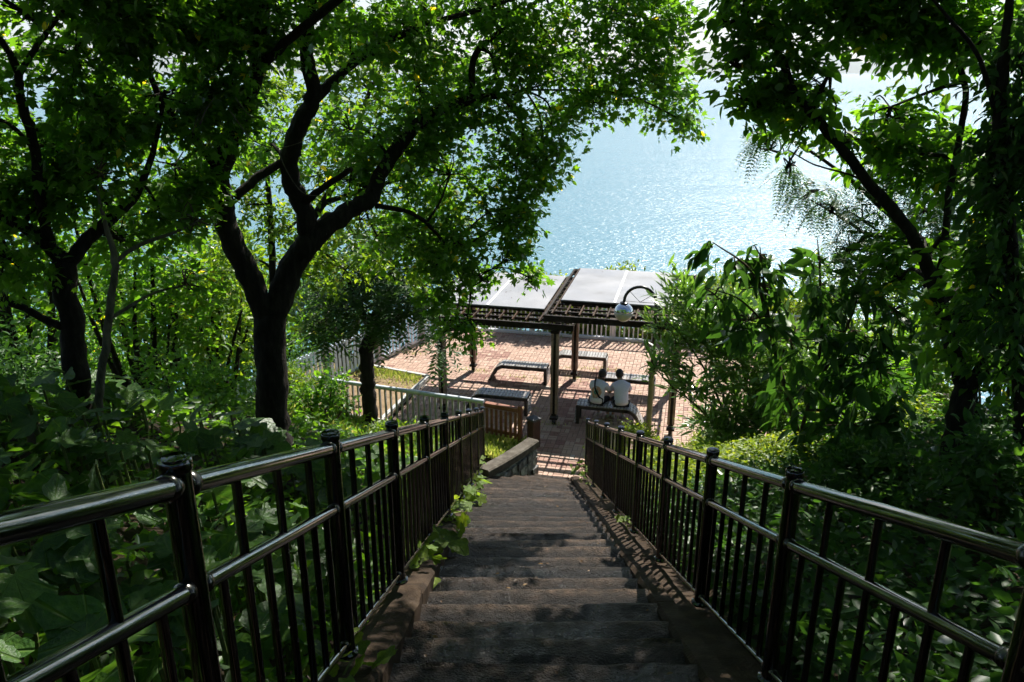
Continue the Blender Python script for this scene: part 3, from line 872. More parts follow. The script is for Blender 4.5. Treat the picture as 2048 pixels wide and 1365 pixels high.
# ------------------------------------------------------------------ terrace paving
def brick_ok(x, y):
    """terrace outline in terrace axes"""
    w = loc2w(x, y)
    if y > 6.55: return False
    if float((w[:2] - LF0) @ LFN) > -.06: return False
    if x > 5.0: return False
    if -5.4 < x < -3.83 and y < 2.5 and y < 2.1 - (x + 3.8) * .22: return False      # planting bed
    if x <= -5.4 and y < 2.6: return False
    if y >= -1.02: return True
    if -.55 < x < 1.75 and y > -3.3: return w[1] > 14.55 - (w[0]) * .1 if x < 1.75 else False
    if x >= 1.75 and y > -1.15: return True
    return False
def build_terrace():
    t = empty('terrace_paving', (0, 0, 0)); tag(t, kind='structure')
    t.location = (TO[0], TO[1], 0); t.rotation_euler = (0, 0, YAW)
    bed = MB().add([(-7.5, -3.6, -.045), (9, -3.6, -.045), (9, 6.6, -.045), (-7.5, 6.6, -.045)], [(0, 1, 2, 3)])
    # joint bed only under the paved outline, as cells
    cells = MB(); S = .42
    for i in range(-16, 22):
        for j in range(-9, 17):
            cx, cy_ = (i + .5) * S, (j + .5) * S
            if brick_ok(cx, cy_):
                cells.add([(cx - S / 2, cy_ - S / 2, -.012), (cx + S / 2, cy_ - S / 2, -.012), (cx + S / 2, cy_ + S / 2, -.012), (cx - S / 2, cy_ + S / 2, -.012)], [(0, 1, 2, 3)])
    cells.build('joint_bed', M['joint'], t)
    BL, G = .21, .010
    rng = random.Random(11)
    rec = []
    for i in range(-34, 42):
        for j in range(-17, 33):
            x0, y0 = i * BL, j * BL
            for h in range(2):
                if (i + j) % 2 == 0:
                    cx, cy_, sx, sy = x0 + BL / 2, y0 + BL * (.25 + .5 * h), BL - G, BL / 2 - G
                else:
                    cx, cy_, sx, sy = x0 + BL * (.25 + .5 * h), y0 + BL / 2, BL / 2 - G, BL - G
                if brick_ok(cx, cy_):
                    rec.append((cx, cy_, sx, sy))
    red = [(-2.55, 4.35, .45, .3), (-2.1, 2.35, .8, .35), (.85, 3.55, .35, .5), (.25, 1.6, .5, 1.2), (.55, -1.9, 1.4, .25), (.5, -.3, .35, .6), (.0, -1.15, .4, .3)]
    def tint(cx, cy_):
        v = min(.95, max(.12, rng.gauss(.55, .14)))
        for (rx, ry, rw, rh) in red:
            if abs(cx - rx) < rw and abs(cy_ - ry) < rh and rng.random() < .85:
                v = rng.uniform(0, .18)
        if rng.random() < .03: v = rng.uniform(0, .12)
        if rng.random() < .005: v = 1.0
        return v
    def dist(r):
        w = loc2w(r[0], r[1])
        return w[0] ** 2 * .6 + w[1] ** 2 + (0 if (w[0] > .3) else 3)
    rec.sort(key=dist)
    def brick_geo(cx, cy_, sx, sy, z, tx, ty):
        c = .006
        V = []
        for (zz, ins) in ((z - .03, 0), (z - c, 0), (z, c)):
            for (a, b) in ((-1, -1), (1, -1), (1, 1), (-1, 1)):
                px_ = a * (sx / 2 - ins); py_ = b * (sy / 2 - ins)
                V.append((cx + px_, cy_ + py_, zz + px_ * tx + py_ * ty))
        F = [(8, 9, 10, 11)]
        for l in (0, 4):
            for q in range(4):
                F.append((l + q, l + (q + 1) % 4, l + 4 + (q + 1) % 4, l + 4 + q))
        return V, F
    def with_tint(me, vals):
        at_ = me.attributes.new('tint', 'FLOAT', 'POINT')
        at_.data.foreach_set('value', vals)
    # shared meshes: two sizes x sixteen tints
    cache = {}
    for r in rec[:300]:
        tq = round(tint(r[0], r[1]) * 15)
        key = (r[2] > r[3], tq)
        if key not in cache:
            V, F = brick_geo(0, 0, r[2], r[3], 0, 0, 0)
            me = MB().add(V, F).mesh('brick', M['brick'])
            with_tint(me, [tq / 15] * len(me.vertices))
            cache[key] = me
        o = link('brick', cache[key], t, (r[0], r[1], rng.uniform(-.002, .003)))
        o.rotation_euler = (rng.uniform(-.012, .012), rng.uniform(-.012, .012), rng.uniform(-.02, .02))
    b = MB(); tv = []
    for r in rec[300:]:
        V, F = brick_geo(r[0], r[1], r[2], r[3], rng.uniform(-.002, .003), rng.uniform(-.012, .012), rng.uniform(-.012, .012))
        b.add(V, F); tv += [tint(r[0], r[1])] * 12
    o = b.build('paving_bricks', M['brick'], t)
    with_tint(o.data, tv)
    o['kind'] = 'stuff'
    return t
terrace = build_terrace()

# planting bed with pale edging inside the terrace, left
def build_bed():
    b = empty('planting_bed', (0, 0, 0)); b.location = loc2w(0, 0); b.rotation_euler = (0, 0, YAW)
    tag(b, 'sandy planting bed with pale edging beside the picket fence', 'planting bed')
    e = MB()
    P = [(-5.75, 2.58), (-3.80, 2.14), (-3.90, 1.1), (-4.0, -.9)]
    for i in range(3):
        a, c = P[i], P[i + 1]
        n = max(2, int(math.hypot(c[0] - a[0], c[1] - a[1]) / .5))
        for k in range(n):
            u0, u1 = k / n, (k + 1) / n - .01
            MB().beam((a[0] + (c[0] - a[0]) * u0, a[1] + (c[1] - a[1]) * u0, .015), (a[0] + (c[0] - a[0]) * u1, a[1] + (c[1] - a[1]) * u1, .015), .09, .12).build('edging_stone', M['edging'], b)
    s = MB(); V = []; F = []
    nx, ny = 14, 22
    for j in range(ny + 1):
        for i in range(nx + 1):
            x = -7.2 + (3.35) * i / nx; y = -1.1 + 3.6 * j / ny
            y = min(y, 2.52 - (x + 5.75) * .222)
            V.append((x, y, .03 + .04 * mnoise.noise(Vector((x * 2, y * 2, 0)))))
    for j in range(ny):
        for i in range(nx):
            a = j * (nx + 1) + i
            F.append((a, a + 1, a + nx + 2, a + nx + 1))
    s.add(V, F)
    s.build('bed_soil', surf('dry_soil', [(.3, (.16, .11, .065)), (.55, (.25, .18, .11)), (.8, (.32, .25, .16))], 5, (.85, .95), bump=.5), b, True)
build_bed()

# ------------------------------------------------------------------ pergola
def in_terrace(name, label, cat, group=None):
    o = empty(name, loc2w(0, 0), YAW)
    return tag(o, label, cat, group)

def build_pergola():
    p = in_terrace('pergola', 'two-bay brown timber pergola with pale flat roof sheets on the terrace', 'pergola')
    def post(x, y, top):
        # a squared column of strips round a dark core, on a short steel foot
        c = MB().bbox((x, y, (top + .14) / 2 + .07), (.115, .115, top - .14), .006).build('post', M['dark_wood'], p)
        for (dx, dy) in ((-1, -1), (1, -1), (1, 1), (-1, 1)):
            MB().bbox((x + dx * .056, y + dy * .056, (top + .24) / 2 - .02), (.052, .052, top - .36), .006).build('post_strip', M['mid_wood'], c)
        MB().box((x, y, .07), (.085, .085, .14)).build('foot', M['bench_frame'], c)
        MB().bbox((x, y, .155), (.185, .185, .05), .006).build('collar', M['dark_wood'], c)
        MB().bbox((x, y, top - .05), (.20, .20, .06), .006).build('head', M['dark_wood'], c)
    for (x, y) in ((-2.70, 0), (-2.78, 2.95), (0, 0), (.03, 2.95)):
        post(x, y, 2.33)
    for (x, y) in ((2.68, 0), (2.70, 2.95)):
        post(x, y, 2.53)
    for (x, y) in ((0, 0), (.03, 2.95)):
        MB().bbox((x + .06, y + .02, 2.43), (.12, .12, .16), .006).build('packer', M['dark_wood'], p)
    def bay(x0, x1, y0, y1, z, px0, px1, py0, py1, n_p):
        """frame from x0..x1 / y0..y1, underside at z; sheets over px / py"""
        B = lambda a, b, w, h, nm, m: MB().beam(a, b, w, h).build(nm, m, p)
        for y in (y0, 2.95):                                     # main cross beams on the posts
            B((x0, y, z + .07), (x1, y, z + .07), .06, .14, 'beam', M['dark_wood'])
        B((x0, y0 + .36, z + .105), (x1, y0 + .36, z + .105), .05, .07, 'beam', M['dark_wood'])
        B((x0, y1, z + .07), (x1, y1, z + .07), .06, .14, 'beam', M['dark_wood'])
        for x in (x0 + .03, x1 - .03):                           # side rails
            B((x, y0 + .031, z + .11), (x, y1 - .031, z + .11), .05, .08, 'side_rail', M['dark_wood'])
        n = int((x1 - x0 - .2) / .31)
        for k in range(n + 1):                                   # short rafters running out to the front beam
            x = x0 + .18 + .31 * k
            B((x, y0 + .032, z + .165), (x, y1 - .032, z + .165), .032, .045, 'rafter', M['joist_wood'])
        m = int((y1 - y0 - .5) / .36)
        for k in range(m + 1):                                   # laths across, showing as rungs beside the sheets
            y = y0 + .62 + .36 * k
            B((x0 + .06, y, z + .123), (x1 - .06, y, z + .123), .035, .04, 'lath', M['dark_wood'])
        for x in (px0 + .06, px1 - .06):
            B((x, py0 + .02, z + .215), (x, py1 - .02, z + .215), .05, .05, 'sheet_bearer', M['dark_wood'])
        B((px0, py0 + .03, z + .213), (px1, py0 + .03, z + .213), .06, .052, 'sheet_bearer', M['dark_wood'])
        w = (px1 - px0) / n_p
        for k in range(n_p):
            a = px0 + w * k
            sh = MB().bbox((a + w / 2, (py0 + py1) / 2, z + .258), (w - .008, py1 - py0, .032), .006).build('roof_sheet', M['roof_panel'], p)
        for k in range(1, n_p):
            a = px0 + w * k
            st = MB().bbox((a, (py0 + py1) / 2, z + .279), (.055, py1 - py0 - .01, .010), .003).build('cover_strip', M['white_paint'], p)
            bo = MB()
            for q in range(12):
                bo.lathe((a, py0 + .12 + q * (py1 - py0 - .24) / 11, z + .284), [(.010, 0), (.008, .006), (.003, .008)], 6)
            bo.build('bolts', M['bollard_cap'], st)
    bay(-3.35, .42, -.06, 4.15, 2.33, -3.12, -.38, .62, 3.78, 2)
    bay(-.27, 3.05, -.06, 4.35, 2.53, -.02, 2.46, .78, 3.96, 2)
build_pergola()

# ------------------------------------------------------------------ benches
def bench_meshes():
    """bench along +x, 1.52 m: upright end at x = 0, waterfall curve at the far end"""
    Lf, Hh, D = 1.30, .45, .42
    prof = [(0, 0), (0, Hh)]
    top = [(x, Hh) for x in np.linspace(.0, Lf - .12, 16)]
    curve = []
    for t in np.linspace(0, 1, 9):
        a = t * math.radians(62)
        curve.append((Lf - .16 + .30 * math.sin(a), Hh - .30 * (1 - math.cos(a))))
    ex, ez = curve[-1]
    dirx, dirz = math.cos(math.radians(62)), -math.sin(math.radians(62))
    L2 = ez / -dirz
    curve += [(ex + dirx * L2 * .5, ez + dirz * L2 * .5), (ex + dirx * L2, .0)]
    path = [(.03, 0.0), (.03, Hh - .03)] + [(x + .03, Hh - .03) for x in np.linspace(.05, Lf - .15, 6)] + [(x - .01, z - .03) if z > .04 else (x - .015, z) for (x, z) in curve]
    def side(y):
        P = np.array(path); hw = .042
        tn = nrm(np.gradient(P, axis=0)); nn = np.stack([-tn[:, 1], tn[:, 0]], 1)
        nn[0] = (-1, 0); nn[1] = nrm(np.array([-1, 1.0])) * 1.3
        V = []
        for (q, n_) in zip(P, nn):
            for (s_, yy) in ((1, y - .03), (1, y + .03), (-1, y + .03), (-1, y - .03)):
                V.append((q[0] + n_[0] * hw * s_, yy, max(0, q[1] + n_[1] * hw * s_)))
        F = []
        for i in range(len(P) - 1):
            for j in range(4):
                a = i * 4 + j; b = i * 4 + (j + 1) % 4
                F.append((a, b, b + 4, a + 4))
        F += [(3, 2, 1, 0), tuple((len(P) - 1) * 4 + j for j in range(4))]
        return MB().add(V, F).mesh('side_frame', M['bench_frame'])
    R = {'side': [side(.03), side(D - .03)]}
    R['slat'] = MB().bbox((0, 0, 0), (.068, D + .01, .026), .004).mesh('slat', M['bench_slat'])
    slots = []
    n = 16
    for k in range(n):
        slots.append((.04 + k * (Lf - .14) / (n - 1), Hh + .016, 0.0))
    C = np.array(curve)
    seg = np.concatenate([[0], np.cumsum(np.linalg.norm(np.diff(C, axis=0), axis=1))])
    s_ = .05
    while s_ < seg[-1] - .03:
        i = min(len(C) - 2, int(np.searchsorted(seg, s_) - 1)); u = (s_ - seg[i]) / (seg[i + 1] - seg[i])
        q = C[i] * (1 - u) + C[i + 1] * u; tg = nrm(C[i + 1] - C[i])
        slots.append((q[0] + -tg[1] * .012, q[1] + tg[0] * .016, math.atan2(-tg[1], tg[0])))
        s_ += .075
    for z in (.07, .145, .22, .295, .37):
        slots.append((-.012, z + .0, math.pi / 2))
    R['slots'] = slots
    R['D'] = D
    return R
BM_ = bench_meshes()
def build_bench(x, y, flip, label):
    """x, y: terrace position of the near corner of the upright end; flip: curve points to -x"""
    w = loc2w(x, y)
    r = empty('bench', w, YAW + (math.pi if flip else 0))
    tag(r, label, 'bench', 'waterfall benches under the pergola')
    for me in BM_['side']:
        o = link('side_frame', me, r)
        if flip: o.location = (0, -BM_['D'], 0)
    for (sx, sz, a) in BM_['slots']:
        o = link('slat', BM_['slat'], r, (sx, BM_['D'] / 2 - (BM_['D'] if flip else 0), sz))
        o.rotation_euler = (0, a, 0)
    return r
build_bench(-.70, .26, True, 'slatted bench nearest the wooden fence end, curved end hidden behind railing')
build_bench(-.62, 2.30, True, 'empty slatted bench with curved end between the far left pergola posts')
build_bench(.80, 3.46, True, 'empty slatted bench farthest away, closest to the white fence')
build_bench(2.18, 2.00, True, 'slatted bench in front of the two seated people')
bench_sit = build_bench(.50, .12, False, 'slatted bench the two people are sitting on')

# ------------------------------------------------------------------ street lamp
def build_lamp():
    l = in_terrace('street_lamp', 'black arched street lamp with round half-silvered globe beside pergola', 'street lamp')
    x, y = 2.21, -.42
    MB().lathe((x, y, 0), [(.085, 0), (.085, .04), (.062, .06), (.060, 1.58), (.068, 1.60), (.068, 1.70), (.045, 1.74)], 18).build('column', M['lamp_column'], l, 'auto')
    pts = [(x, y, 1.70), (x, y, 2.4), (x, y, 3.14)]
    r = .335; cx = x - r
    for t in np.linspace(0, math.pi, 15)[1:]:
        pts.append((cx + r * math.cos(t), y, 3.20 + r * math.sin(t)))
    pts.append((cx - r, y, 3.17))
    MB().tube(pts, [.042, .038, .034] + [.032] * (len(pts) - 3), 12).build('arch_pole', M['lamp_black'], l, True)
    b = MB()
    hub = (cx, y, 3.20)
    for a in (35, 90 + 45, 178):
        b.tube([hub, (cx + r * math.cos(math.radians(a)), y, 3.20 + r * math.sin(math.radians(a)))], .006, 5)
    b.tube([hub, (cx + r, y, 3.20)], .006, 5)
    b.build('brace', M['lamp_black'], l)
    g = (cx - r, y, 2.955)
    MB().lathe((g[0], g[1], 3.145), [(.055, 0), (.085, .005), (.085, .035), (.05, .05)], 18).build('globe_holder', M['lamp_black'], l, 'auto')
    R = .205
    up = [(R * math.cos(a), R * math.sin(a)) for a in np.linspace(0.12, math.radians(84), 12)]
    lo = [(R * math.cos(a), R * math.sin(a)) for a in np.linspace(-math.radians(89), 0.12, 12)]
    gl = MB().lathe(g, lo, 28).build('globe', M['globe_low'], l, True)
    MB().lathe(g, up, 28).build('silvered_cap', M['globe_top'], gl, True)
build_lamp()

# ------------------------------------------------------------------ bollard
def build_bollard():
    r = empty('bollard', (.475, 15.93, 0), math.radians(38))
    tag(r, 'dark brown square bollard with peaked metal cap at foot of stairs', 'bollard')
    MB().bbox((0, 0, .32), (.215, .215, .64), .012).build('shaft', M['bollard'], r)
    V = [(-.118, -.118, .645), (.118, -.118, .645), (.118, .118, .645), (-.118, .118, .645), (-.118, -.118, .69), (.118, -.118, .69), (.118, .118, .69), (-.118, .118, .69), (0, 0, .765)]
    MB().add(V, [(3, 2, 1, 0), (0, 1, 5, 4), (1, 2, 6, 5), (2, 3, 7, 6), (3, 0, 4, 7), (4, 5, 8), (5, 6, 8), (6, 7, 8), (7, 4, 8)]).build('cap', M['bollard_cap'], r)
build_bollard()

# ------------------------------------------------------------------ fences
def build_far_fence():
    f = in_terrace('railing_fence', 'white upright-bar fence along the sea side of the terrace', 'fence')
    y = 6.45
    MB().bbox((2.1, y, .03), (13.0, .14, .10), .012).build('plinth', M['white_paint'], f)
    bar = MB().box((0, 0, 0), (.038, .026, 1.02)).mesh('bar', M['white_paint'])
    for k in range(92):
        link('bar', bar, f, (-4.3 + .14 * k, y, .59))
    MB().bbox((2.1, y, 1.115), (13.0, .07, .05), .008).build('top_rail', M['white_paint'], f)
    for k in range(6):
        MB().bbox((-4.42 + 2.55 * k, y, .6), (.09, .09, 1.16), .008).build('post', M['white_paint'], f)
build_far_fence()

def build_picket_fence():
    root = empty('picket_fence', (LF0[0], LF0[1], 0), math.atan2(-LFD[1], -LFD[0]))   # runs along +x towards the viewer
    tag(root, 'pale board picket fence with sky reflection in its colour, along the left edge of the terrace', 'fence')
    L = 9.2
    pk = MB().bbox((0, 0, 0), (.092, .022, .98), .004).mesh('picket', M['sky_tinted_white'])
    k = 0; x = .12
    while x < L:
        if all(abs(x - px_) > .12 for px_ in (1.55, 3.6, 5.65, 7.7)):
            link('picket', pk, root, (x, 0, .60))
        x += .148
    for px_ in (.0, 1.55, 3.6, 5.65, 7.7):
        MB().bbox((px_, -.0, .58), (.16, .16, 1.16), .012).build('post', M['mauve_post'], root)
    MB().bbox((L / 2, -.030, .10), (L, .05, .08), .006).build('bottom_rail', M['sky_tinted_white'], root)
    MB().bbox((L / 2, -.030, 1.0), (L, .04, .07), .006).build('upper_rail', M['sky_tinted_white'], root)
build_picket_fence()

def build_steel_fence():
    A = onz(690, 765, .9); B = onz(968, 804, .9)
    A = A + (A - B) * .25
    d = B - A; L = math.hypot(d[0], d[1])
    root = empty('metal_fence', (A[0], A[1], 0), math.atan2(d[1], d[0]))
    tag(root, 'grey bar fence with wide pale steel handrail beside the planting bed', 'fence')
    MB().tube([(0, 0, .90), (L, 0, .90)], .052, 16).build('handrail', M['steel'], root, 'auto')
    MB().tube([(L * .2 + 1.65, 0, .9), (L * .2 + 1.95, 0, .9)], .056, 16).build('joint_sleeve', M['white_paint'], root, 'auto')
    bar = MB().box((0, 0, 0), (.036, .05, .80)).mesh('bar', M['grey_bar'])
    x = .08
    while x < L - .03:
        link('bar', bar, root, (x, 0, .46)); x += .142
    MB().bbox((L / 2, 0, .075), (L, .06, .05), .005).build('bottom_rail', M['grey_bar'], root)
    # stained timber end piece
    r2 = empty('timber_fence', (B[0], B[1], 0), math.atan2(d[1], d[0]) - math.radians(5))
    tag(r2, 'short reddish timber fence end with square post beside the stairs', 'fence')
    L2 = .80
    MB().bbox((L2 / 2 + .03, 0, .875), (L2, .13, .05), .006).build('top_rail', M['red_wood'], r2)
    MB().bbox((L2 / 2 + .03, .0, .815), (L2, .05, .06), .006).build('upper_rail', M['red_wood'], r2)
    MB().bbox((L2 / 2 + .03, .0, .25), (L2, .045, .08), .006).build('lower_rail', M['red_wood'], r2)
    pk = MB().bbox((0, 0, 0), (.060, .03, .62), .005).mesh('picket', M['red_wood'])
    for k in range(7):
        link('picket', pk, r2, (.09 + k * .115, -.042, .475))
    MB().bbox((L2 + .075, 0, .47), (.085, .085, .98), .008).build('post', M['red_wood'], r2)
build_steel_fence()

def build_wire_fence():
    A = at(560, 790, 17.2); B = at(662, 775, 18.2)
    A[2] = B[2] = 0
    A = A - (B - A) * 1.2
    d = B - A; L = math.hypot(d[0], d[1])
    z0 = .1
    root = empty('wire_mesh_fence', (A[0], A[1], z0), math.atan2(d[1], d[0]))
    tag(root, 'green welded wire mesh fence behind the forked tree', 'fence')
    k = 0
    while k * .075 < L:
        MB().tube([(k * .075, 0, 0), (k * .075, 0, 1.75)], .004, 4, cap=False).build('wire', M['green_wire'], root); k += 1
    for q in range(13):
        MB().tube([(0, 0, .02 + q * .14), (L, 0, .02 + q * .14)], .004, 4, cap=False).build('wire', M['green_wire'], root)
    for x in (0, L / 2, L):
        MB().tube([(x, .03, -.3), (x, .03, 1.9)], .022, 8).build('post', M['green_wire'], root)
build_wire_fence()

# ------------------------------------------------------------------ people
def skin_mesh(name, verts, edges, rad, mat, sub=2, root=0):
    me = bpy.data.meshes.new(name + '_skeleton')
    me.from_pydata([tuple(v) for v in verts], edges, [])
    o = bpy.data.objects.new(name + '_tmp', me)
    COL.objects.link(o)
    sk = o.modifiers.new('skin', 'SKIN')
    sk.use_smooth_shade = True
    lay = me.skin_vertices[0].data
    for i, r in enumerate(rad):
        lay[i].radius = (r, r) if not isinstance(r, tuple) else r
        lay[i].use_root = (i == root)
    sb = o.modifiers.new('sub', 'SUBSURF'); sb.levels = sub; sb.render_levels = sub
    dg = bpy.context.evaluated_depsgraph_get()
    dg.update()
    out = bpy.data.meshes.new_from_object(o.evaluated_get(dg))
    bpy.data.objects.remove(o); bpy.data.meshes.remove(me)
    out.materials.clear(); out.materials.append(mat)
    out.name = name
    out.polygons.foreach_set('use_smooth', [True] * len(out.polygons))
    return out

def ellipsoid(c, r, n=14, m=10, cut=None, jit=0, seed=0):
    rg = random.Random(seed)
    prof = MB(); V = []; F = []
    for i in range(m + 1):
        a = -math.pi / 2 + math.pi * i / m
        for j in range(n):
            b = 2 * math.pi * j / n
            k = 1 + rg.uniform(-jit, jit)
            V.append((c[0] + r[0] * k * math.cos(a) * math.cos(b), c[1] + r[1] * k * math.cos(a) * math.sin(b), c[2] + r[2] * k * math.sin(a)))
    for i in range(m):
        for j in range(n):
            q = [i * n + j, i * n + (j + 1) % n, (i + 1) * n + (j + 1) % n, (i + 1) * n + j]
            if cut is None or not cut(np.mean([V[t] for t in q], axis=0)):
                F.append(tuple(q))
    return prof.add(V, F)

def build_person(px_local, rz, label, shirt, head_turn, strap, lean):
    """seated, seen from behind; local +y is the way the person faces, seat plane at z = .46"""
    w = loc2w(px_local, .30)
    root = empty('person', (w[0], w[1], 0), YAW + rz)
    tag(root, label, 'person', 'people sitting on the bench')
    S = .47
    hip = np.array([0, -.02, S + .10])
    ch = np.array([0, .05 + lean * .3, S + .34])
    up = np.array([0, .10 + lean * .75, S + .50])
    neck = np.array([0, .15 + lean, S + .545])
    head0 = np.array([head_turn * .02, .20 + lean * 1.2, S + .59])
    head1 = np.array([head_turn * .03, .22 + lean * 1.25, S + .72])
    V = [hip, (hip + ch) / 2, ch, up, neck, head0, head1]
    E = [(0, 1), (1, 2), (2, 3), (3, 4), (4, 5), (5, 6)]
    R = [(.15, .11), (.135, .105), (.15, .11), (.13, .09), (.052, .055), (.068, .080), (.074, .090)]
    def chain(start, pts, rr):
        i = start
        for q, r in zip(pts, rr):
            V.append(np.array(q, float)); R.append(r); E.append((i, len(V) - 1)); i = len(V) - 1
        return i
    arms = {}
    for s in (-1, 1):
        sh = up + np.array([s * .155, .0, -.035])
        el = np.array([s * .235, .20 + lean, S + .27])
        wr = np.array([s * .10, .42 + lean * .6, S + .22])
        arms[s] = (sh, el, wr)
        e = chain(3, [sh, el, wr], [.055, .040, .027])
        palm = wr + np.array([-s * .05, .035, -.01])
        pi_ = chain(e, [palm], [(.026, .016)])
        fd = nrm(np.array([-s * .75, .45, -.25]))
        sd = np.array([s * .45, .75, .1])
        for q, ln in enumerate((.050, .058, .054, .042)):
            b0 = palm + sd * (.020 - .013 * q) + fd * .018
            chain(pi_, [b0, b0 + fd * ln * .55, b0 + nrm(fd + np.array([0, -.2, -.6])) * ln], [.009, .008, .0065])
        chain(pi_, [palm + np.array([0, -.005, .025]), palm + np.array([-s * .03, .01, .045])], [.010, .008])
        hj = hip + np.array([s * .085, .03, -.03])
        kn = np.array([s * .13, .43, S + .04])
        an = np.array([s * .12, .40, .09])
        toe = np.array([s * .13, .55, .05])
        arms[('leg', s)] = (hj, kn, an, toe)
        chain(0, [hj, kn, kn + (an - kn) * .35 + np.array([0, -.012, 0]), an, an + np.array([0, .05, -.04]), toe], [.085, .058, .056, .036, .035, .030])
    body = link('body', skin_mesh('body', V, E, R, M['skin']), root)
    # ears, nose and hair sit on the head
    hc = (head0 + head1) / 2 + np.array([0, .01, .01])
    ellipsoid(hc + np.array([0, .10, -.02]), (.014, .022, .022), 8, 6).build('nose', M['skin'], body, True)
    for s in (-1, 1):
        ellipsoid(hc + np.array([s * .079, .0, -.012]), (.012, .022, .033), 8, 6).build('ear', M['skin'], body, True)
        ellipsoid(hc + np.array([s * .032, .085, .005]), (.012, .010, .008), 8, 6).build('eye', M['hair'], body, True)
    ellipsoid(hc + np.array([0, .088, -.055]), (.024, .010, .007), 8, 6).build('mouth', M['skin'], body, True)
    hr = ellipsoid(hc + np.array([0, -.008, .035]), (.096, .116, .112), 18, 14, cut=lambda q: (q[1] > hc[1] + .055 and q[2] < hc[2] + .075) or q[2] < hc[2] - .055, jit=.02, seed=3)
    hr.build('hair', M['hair'], root, True)
    # shirt: torso and sleeves in one skin
    V2 = [hip + np.array([0, -.015, -.085]), hip + np.array([0, 0, .05]), (hip + ch) / 2 + np.array([0, -.005, .0]), ch, up, up + (neck - up) * .8]
    E2 = [(0, 1), (1, 2), (2, 3), (3, 4), (4, 5)]
    R2 = [(.195, .155), (.188, .148), (.172, .135), (.185, .138), (.168, .125), (.10, .088)]
    for s in (-1, 1):
        sh, el, wr = arms[s]
        b = len(V2)
        V2 += [sh + np.array([s * .005, 0, .0]), sh + (el - sh) * .40 + np.array([s * .008, 0, 0]), sh + (el - sh) * .78 + np.array([s * .012, 0, 0])]
        R2 += [.078, .068, .070]
        E2 += [(4, b), (b, b + 1), (b + 1, b + 2)]
    link('shirt', skin_mesh('shirt', V2, E2, R2, shirt), root)
    V3 = [hip + np.array([0, 0, -.03])]; E3 = []; R3 = [(.145, .11)]
    for s in (-1, 1):
        hj, kn, an, toe = arms[('leg', s)]
        b = len(V3)
        V3 += [hj + np.array([0, .02, 0]), hj + (kn - hj) * .5, hj + (kn - hj) * .9]
        R3 += [.084, .080, .075]
        E3 += [(0, b), (b, b + 1), (b + 1, b + 2)]
    link('shorts', skin_mesh('shorts', V3, E3, R3, M['shorts']), root)
    for s in (-1, 1):
        hj, kn, an, toe = arms[('leg', s)]
        sh_ = MB().tube([an + np.array([0, -.05, -.045]), an + np.array([0, .03, -.04]), toe + np.array([0, -.02, -.005]), toe + np.array([0, .04, -.012])], [.038, .045, .045, .028], 10)
        sh_.build('shoe', M['shoe'], root, True)
    if strap:
        pts = [up + np.array([-.10, .03, .11]), up + np.array([-.075, -.075, .06]), ch + np.array([-.03, -.135, .10]), ch + np.array([.03, -.150, -.02]), (hip + ch) / 2 + np.array([.10, -.135, .02]), hip + np.array([.165, -.05, .08])]
        pts = catmull(pts, 4)
        b = MB()
        V4 = []
        for q in pts:
            V4 += [q + np.array([-.016, -.002, -.010]), q + np.array([.016, -.002, .010]), q + np.array([.016, .010, .010]), q + np.array([-.016, .010, -.010])]
        F4 = []
        for i in range(len(pts) - 1):
            for j in range(4):
                F4.append((i * 4 + j, i * 4 + (j + 1) % 4, i * 4 + 4 + (j + 1) % 4, i * 4 + 4 + j))
        b.add(V4, F4)
        b.build('shoulder_strap', M['strap'], root)
    return root
build_person(.96, math.radians(-16), 'seated person in white printed T-shirt with black cross-body strap', M['shirt_print'], 1, True, .00)
build_person(1.52, math.radians(13), 'seated person in plain pale lilac T-shirt and dark shorts', M['shirt_lilac'], -1, False, .06)

# ------------------------------------------------------------------ vegetation: leaves in bulk
def tpl(pts, faces):
    return np.array(pts, float), faces
OVATE = tpl([(0, 0, 0), (-.24, .28, .06), (0, .3, -.02), (.24, .28, .06), (-.2, .65, .05), (0, .65, -.03), (.2, .65, .05), (0, 1, -.10)],
            [(0, 2, 1), (0, 3, 2), (1, 2, 5, 4), (2, 3, 6, 5), (4, 5, 7), (5, 6, 7)])
LOBED = tpl([(0, 0, 0), (-.20, .10, .03), (-.50, .22, .02), (-.27, .36, .05), (-.42, .66, -.02), (-.14, .60, .04), (0, 1.0, -.08), (.14, .60, .04), (.42, .66, -.02), (.27, .36, .05), (.50, .22, .02), (.20, .10, .03), (0, .42, -.02)],
            [(0, 12, 3, 1), (1, 3, 2), (12, 5, 4, 3), (12, 7, 6, 5), (12, 9, 8, 7), (0, 11, 9, 12), (11, 10, 9)])
LANCE = tpl([(0, 0, 0), (-.095, .35, .02), (0, .36, -.012), (.095, .35, .02), (-.075, .7, -.01), (.075, .7, -.01), (0, 1, -.08)],
            [(0, 2, 1), (0, 3, 2), (1, 2, 5, 4), (2, 3, 5), (4, 5, 6)])
DROOP = tpl([(0, 0, 0), (-.17, .25, .04), (0, .26, -.02), (.17, .25, .04), (-.20, .55, -.02), (0, .56, -.08), (.20, .55, -.02), (-.10, .82, -.16), (.10, .82, -.16), (0, 1.05, -.28)],
            [(0, 2, 1), (0, 3, 2), (1, 2, 5, 4), (2, 3, 6, 5), (4, 5, 8, 7), (5, 6, 8), (7, 8, 9)])
LEAFLET = tpl([(0, 0, 0), (-.16, .45, .03), (.16, .45, .03), (0, 1, -.04)], [(0, 2, 3, 1)])

